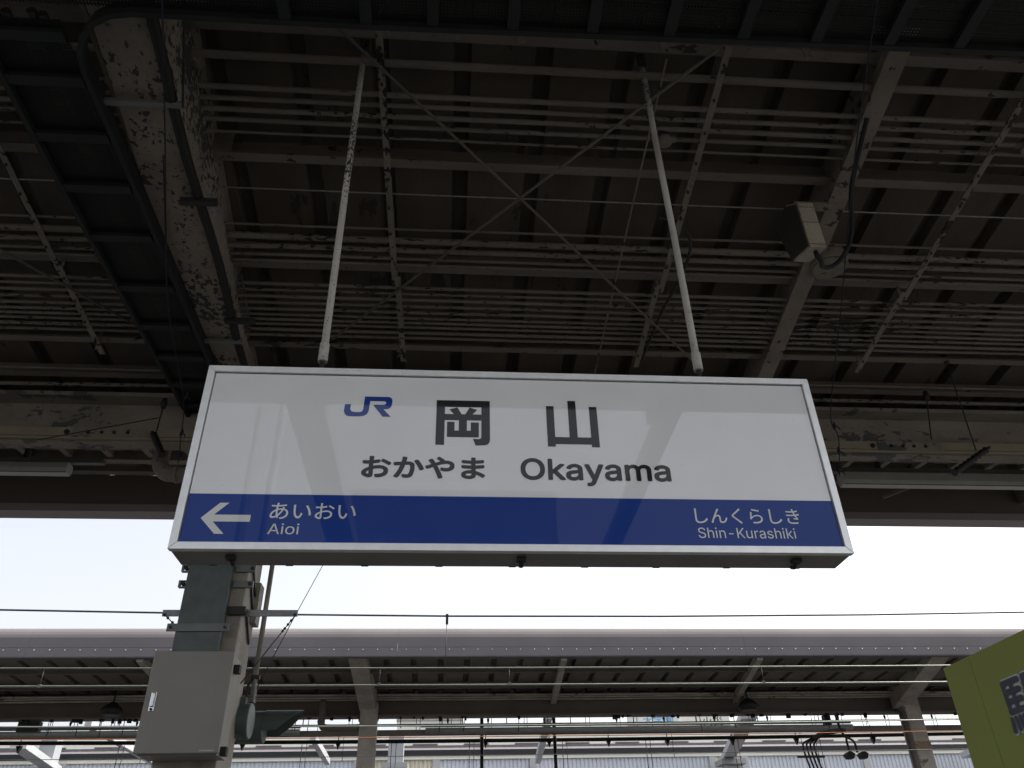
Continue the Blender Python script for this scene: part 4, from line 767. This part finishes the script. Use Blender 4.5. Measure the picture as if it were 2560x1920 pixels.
disc_speaker(6.75, 'dark round speaker under the opposite canopy, right of centre')
disc_speaker(-7.1, 'dark round speaker under the opposite canopy, far left')
for i, (x, w, lab) in enumerate(((-8.95, .45, 'black hanging box under the opposite girder at the left edge'), (8.75, .15, 'slim black hanging box under the opposite girder right of centre'))):
    t = thing('hanging_sign_box', (x, 19, 5.0), lab, 'hanging box')
    MB().box(x - w / 2, x + w / 2, 18.95, 19.1, 4.90, 5.11).build('box', 'black', t)
    MB().tube([(x, 19.02, 5.05), (x, 19.02, 5.11)], .02, 6).build('hanger', 'darksteel', t)

# troughs, cables and rods behind the opposite canopy
tr = thing('lighting_trough', (0, 21.2, 5.1), 'long dark beam with grey light troughs hung behind the opposite canopy', 'light trough')
MB().box(OXL, OXR, 21.10, 21.25, 5.13, 5.25).build('beam', 'opp_dark', tr)
for xa, xb in ((-0.52, 10.3), (-13.5, -3.55)):
    MB().tube([(xa, 21.0, 5.20), (xb, 21.0, 5.20)], .072, 14).build('trough', 'greytube', tr)
    MB().box(xa - .12, xb, 21.02, 21.09, 5.30, 5.36).build('top_rail', 'fascia', tr)
    x = xa
    while x < xb:
        MB().tube([(x + .4, 21.05, 5.36), (x + .4, 21.05, 5.75)], .012, 6).build('hanger_rod', 'darksteel', tr); x += 1.6
b = MB()
for k in range(34):
    x = -11 + .72 * k + random.uniform(-.25, .25)
    for d in (0, .09): b.tube([(x + d, 21.3, 5.24), (x + d + random.uniform(-.02, .02), 21.3, 5.85)], .008, 5)
    if k % 2: b.tube([(x, 21.3, 5.42), (x, 21.3, 5.50), (x, 21.3, 5.56)], [.012, .035, .012], 6)
b.build('hanger_rod', 'darksteel', tr, kind='stuff')
b = MB(); x = -11
for k in range(9):
    x += 2.5 + random.uniform(-.4, .4)
    b.tube([(x, 24.2, 5.46), (x, 24.2, 4.2)], .011, 5); b.tube([(x + .13, 24.2, 5.46), (x + .12, 24.2, 4.2)], .009, 5)
b.build('hanging_lead', 'darksteel', tr, kind='stuff')
wire('feeder_cable', sag(-60, 60, 24.2, 5.49, .2), .055, 'black', 'thick black feeder cable sagging just below the grey trough', 'cable')
wire('thin_cable', sag(-60, 60, 22.5, 5.62, .1), .02, 'darksteel', 'thin dark cable in the bright strip under the opposite girder', 'cable')
for k, x in enumerate((-11.5, -8.4, -5.6, -3.0, 1.1, 2.9, 4.6, 6.3, 8.2, 10.1, 12.4)):
    t = thing('cable_dropper', (x, 24.2, 5.5), ('first', 'second', 'third', 'fourth', 'fifth', 'sixth', 'seventh', 'eighth', 'ninth', 'tenth', 'last')[k] + ' thin dark dropper from the left on the black feeder cable', 'dropper', 'droppers along the feeder cable')
    MB().tube([(x, 24.2, 5.62 + .2), (x, 24.2, 5.30)], .014, 6).build('rod', 'black', t)
    MB().prism([(x - .07, 5.47), (x + .07, 5.47), (x, 5.30)], 'y', 24.14, 24.26).build('clip', 'black', t)
    if k % 2: MB().tube([(x + .14, 24.2, 5.8), (x + .15, 24.2, 5.0)], .008, 6).build('rod', 'black', t)
for x, y, lab in ((.90, 22, 'thin dark upright pole behind the opposite platform, left of centre'), (2.78, 22, 'thin dark upright pole behind the opposite platform, centre')):
    o = MB().tube([(x, y, -1.3), (x, y, 5.7)], .045, 8).build('upright_pole', 'darksteel'); tag(o, lab, 'pole', 'thin dark poles behind the opposite platform')
tl = thing('twin_floodlight', (9.75, 20, 4.4), 'pair of black hanging lamps low at the right, below the grey trough', 'lamp')
MB().tube(smooth([(9.45, 20, 5.3), (9.50, 20, 4.95), (9.60, 20, 4.78)]), .03, 8).build('stem', 'black', tl)
for dx, s in ((-.02, -1), (.16, 1)):
    MB().tube(smooth([(9.60, 20, 4.80), (9.60 + dx, 20, 4.70), (9.62 + dx, 20, 4.46)]), .028, 8).build('arm', 'black', tl)
    cx = 9.64 + dx * 1.3 + s * .05
    MB().prism([(cx - .11, 4.42), (cx - .04, 4.47), (cx + .04, 4.47), (cx + .11, 4.42), (cx + .06, 4.32), (cx - .06, 4.32)], 'y', 19.9, 20.1).build('lamp_head', 'black', tl)
cbn = thing('cable_bundle', (8.6, 20, 4.5), 'bundle of black cables on a bracket dropping out of frame at lower right', 'cables')
for k in range(4):
    MB().tube(smooth([(9.25 + .02 * k, 20, 4.92), (8.95, 20, 4.84 - .01 * k), (8.58 + .08 * k, 20, 4.72), (8.48 + .09 * k, 20, 4.55), (8.60 + .09 * k, 20, 3.8), (8.75 + .09 * k, 20, 2.5)]), .022, 6).build('cable', 'black', cbn)
MB().tube(smooth([(9.6, 20, 4.96), (9.1, 20, 4.90), (8.72, 20, 4.76)]), .055, 8).build('arm', 'black', cbn)
MB().box(8.3, 8.95, 19.97, 20.03, 4.36, 4.40).build('bracket', 'black', cbn)

# ------------------------------------------------------------------ far sidings: white steel canopy, clad wall, buildings
wc = thing('white_steel_frame', (0, 30, 0), 'white painted steel roof frame over the far tracks', 'steel frame')
for (a, c, w) in (((3.17, 26.3, 6.55), (3.75, 35.5, 6.55), .22), ((9.65, 26.5, 6.55), (11.7, 35.5, 6.55), .5), ((-14.3, 30, 6.45), (-15.3, 35.5, 6.45), .5), ((-4.6, 30, 6.6), (-4.75, 35.5, 6.6), .2), ((21.2, 32, 6.55), (22.1, 35.5, 6.55), .4), ((-11.0, 27, 6.55), (-11.3, 35.5, 6.55), .2)):
    MB().bar(a, c, w, .22).build('roof_beam', 'white_struct', wc)
for x in (-2.0, 11.6, -15.4, 24.5):
    o = MB().box(x - .3, x + .3, 34.6, 35.2, -1.3, 7.6 if x < 0 else 6.45).build('column', 'white_struct' if x > 0 else 'bldg_grey', wc)
    MB().box(x - .5, x + .5, 34.4, 35.4, 6.2, 6.4).build('bracket', 'bldg_grey', o)
wl_ = thing('clad_wall', (0, 36, 0), 'pale blue grey ribbed cladding wall along the bottom of the photo', 'wall')
def cladding(x0, x1, mat):
    b = MB(); vs = []; x = x0; prof = []
    while x < x1 - .01:
        prof += [(x, 36.0), (x + .10, 36.0), (x + .12, 36.035), (x + .15, 36.035)]; x += .17
    prof.append((x1, 36.0)); n = len(prof)
    for z in (-1.3, 6.70): vs += [(px, py, z) for px, py in prof]
    b.add(vs, [(i, i + 1, n + i + 1, n + i) for i in range(n - 1)])
    return b.build('cladding_sheet', mat, wl_)
edges = [-36, -28, -21.7, -16.0, -15.2, -9.2, -3.6, -.4, 3.6, 11.2, 12.6, 17.9, 25.4, 33, 41, 48]
for k, (a, c) in enumerate(zip(edges[:-1], edges[1:])):
    cladding(a + .14, c - .14, 'clad_cream' if c - a < 3.5 and a > -20 else 'clad')
    MB().box(c - .14, c + .14, 35.93, 36.04, -1.3, 6.70).build('post', 'white_struct', wl_)
MB().box(-36, 48, 35.92, 36.10, 6.705, 6.84).build('coping', 'cream_panel', wl_)
MB().box(-36, 48, 35.97, 36.0, 5.9, 5.93).build('rail', 'darksteel', wl_)
MB().box(-36, 48, 35.88, 36.4, 6.845, 7.06).build('dark_beam', 'gap', wl_)
MB().prism([(35.95, 7.065), (36.5, 7.065), (38.6, 7.48), (38.55, 7.55)], 'x', -36, 48).build('eave_roof', 'roofgrey', wl_)
MB().box(-36, 48, 38.9, 39.0, 7.2, 8.15).build('clerestory_panel', 'cream_panel', wl_)
MB().box(-36, 48, 38.85, 38.9, 7.62, 7.70).build('clerestory_rail', 'roofgrey', wl_)
b = MB(); x = -36
while x < 48: b.box(x, x + 1.1, 38.84, 38.89, 7.72, 7.77); x += 2.3
b.build('clerestory_purlin', 'roofgrey', wl_)
# white building and billboards beyond
def block(name, lab, x0, x1, y0, y1, h, mat, nx, nz, cat='building', z0=2.0, pane='glass'):
    t = thing(name, ((x0 + x1) / 2, (y0 + y1) / 2, -1.3), lab, cat)
    MB().box(x0, x1, y0, y1, -1.3, h).build('wall', mat, t)
    MB().box(x0 - .1, x1 + .1, y0 - .1, y1 + .1, h, h + .3).build('parapet', 'concrete', t)
    fy = y0 if abs(y0) < abs(y1) else y1; s = -1 if fy == y0 else 1
    wx = (x1 - x0) / nx; wz = (h - z0 - .6) / nz
    for i in range(nx):
        for j in range(nz):
            MB().box(x0 + wx * (i + .2), x0 + wx * (i + .8), fy + s * .02 - .02, fy + s * .02 + .02, z0 + wz * (j + .25), z0 + wz * (j + .75)).build('window', pane, t)
    return t
block('white_building', 'small cream white building in the gap under the opposite canopy', -5.2, 1.6, 90, 100, 18.2, 'bldg_white', 3, 3, z0=2)
bb = thing('billboard', (23.5, 95, 10), 'white rooftop billboard with blue characters beyond the tracks', 'billboard')
MB().box(20.5, 26.3, 95, 95.6, 17.6, 19.8).build('board', 'bldg_white', bb)
text_mesh('大学園', 22.2, 25.7, 18.55, 19.45, 94.99, 'lettering', 'tile', bb, .01)
for x in (21, 25.8): MB().box(x - .15, x + .15, 95.1, 95.4, -1.3, 17.6).build('post', 'bldg_grey', bb)
bb = thing('billboard', (29.5, 95, 10), 'white rooftop billboard with black characters beyond the tracks', 'billboard')
MB().box(26.6, 32.6, 96, 96.6, 17.4, 19.9).build('board', 'bldg_white', bb)
text_mesh('火災', 29.4, 31.8, 18.5, 19.5, 95.99, 'lettering', 'black', bb, .0)
for x in (27, 32.1): MB().box(x - .15, x + .15, 96.1, 96.4, -1.3, 17.4).build('post', 'bldg_grey', bb)

# ------------------------------------------------------------------ green kiosk board at the lower right
KX = 2.2
kb = thing('kiosk_signboard', (2.45, 2.4, 0), 'olive green kiosk signboard with navy lettering at the lower right corner', 'signboard')
MB().box(KX, KX + .45, 1.3, 3.505, 1.35, 2.40).build('board', 'kiosk', kb, bevel=.004)
MB().box(KX + .03, KX + .42, 1.34, 3.46, 0, 1.349).build('kiosk_body', 'cabinet', kb)
def stroke(b, pts, w, x, k):
    """flat ribbon with round ends on the plane X = x, points are (y, z)"""
    for i, (p, q) in enumerate(zip(pts[:-1], pts[1:])):
        p, q = Vector(p), Vector(q); d = q - p; a0 = math.atan2(d.y, d.x); poly = []
        for j in range(7): t = a0 + math.pi / 2 + math.pi * j / 6; poly.append((p.x + w * math.cos(t), p.y + w * math.sin(t)))
        for j in range(7): t = a0 - math.pi / 2 + math.pi * j / 6; poly.append((q.x + w * math.cos(t), q.y + w * math.sin(t)))
        xx = x - .00012 * (k + i)
        b.add([(xx, y, z) for y, z in poly], [tuple(range(len(poly)))])
# 駅 drawn in unit square (u right, v up), then a plainer second character
eki = [[(.04, .93), (.04, .40)], [(.04, .93), (.40, .93)], [(.22, .93), (.22, .42)], [(.04, .76), (.38, .76)], [(.04, .59), (.38, .59)], [(.04, .41), (.42, .41), (.42, .10), (.36, .04)],
       [(.02, .28), (.0, .08)], [(.12, .28), (.13, .10)], [(.22, .28), (.24, .11)], [(.31, .28), (.34, .14)],
       [(.54, .93), (.54, .45), (.46, .04)], [(.54, .93), (.94, .93), (.94, .55)], [(.54, .55), (.94, .55)], [(.74, .55), (.98, .04)]]
ben = [[(.30, .98), (.10, .66), (.80, .70)], [(.62, .84), (.88, .58)], [(.02, .42), (.98, .42)], [(.34, .58), (.34, .42), (.12, .02)], [(.66, .58), (.66, .02)]]
def glyph(strokes, y_left, size_y, z0, size_z):
    f = lambda p: (y_left - p[0] * size_y, z0 + p[1] * size_z)
    b = MB(); k = 0
    for s in strokes: stroke(b, [f(p) for p in s], .0180, KX - .001, k); k += 3
    b.build('lettering_outline', 'ltgrey', kb)
    b = MB(); k = 0
    for s in strokes: stroke(b, [f(p) for p in s], .0108, KX - .007, k); k += 3
    b.build('lettering', 'navy', kb)
MB().box(KX - .0008, KX + .001, 3.30, 3.302, 1.36, 2.39).build('panel_seam', 'seam_olive', kb)
glyph(eki, 3.150, .27, 2.062, .200)
glyph(ben, 2.78, .27, 2.062, .200)

# ------------------------------------------------------------------ behind the camera (seen mirrored in the sign)
gb = thing('gantry_beams', (0, -8, 6.9), 'grey steel beams bridging the tracks behind the camera', 'beams')
MB().hexa([(-2.13, -30, 6.3), (-1.66, -30, 6.3), (-1.66, -2.56, 6.95), (-2.13, -2.56, 6.95), (-2.13, -30, 6.7), (-1.66, -30, 6.7), (-1.66, -2.56, 7.2), (-2.13, -2.56, 7.2)]).build('beam', 'boxgrey', gb)
MB().hexa([(2.75, -30, 6.3), (3.0, -30, 6.3), (3.0, -2.56, 6.95), (2.75, -2.56, 6.95), (2.75, -30, 6.6), (3.0, -30, 6.6), (3.0, -2.56, 7.15), (2.75, -2.56, 7.15)]).build('beam', 'boxgrey', gb)
for x, lab in ((-3.35, 'grey mast behind the camera, left one of a pair'), (-2.98, 'grey mast behind the camera, right one of a pair')):
    o = MB().tube([(x, -6, -1.3), (x, -6, 12)], .075, 12).build('track_mast', 'boxgrey'); tag(o, lab, 'mast', 'masts behind the camera')
block('office_building', 'grey office block across the tracks behind the camera', -5.4, 5.75, -46, -34, 20.6, 'concrete', 2, 3, z0=14, pane='blind')
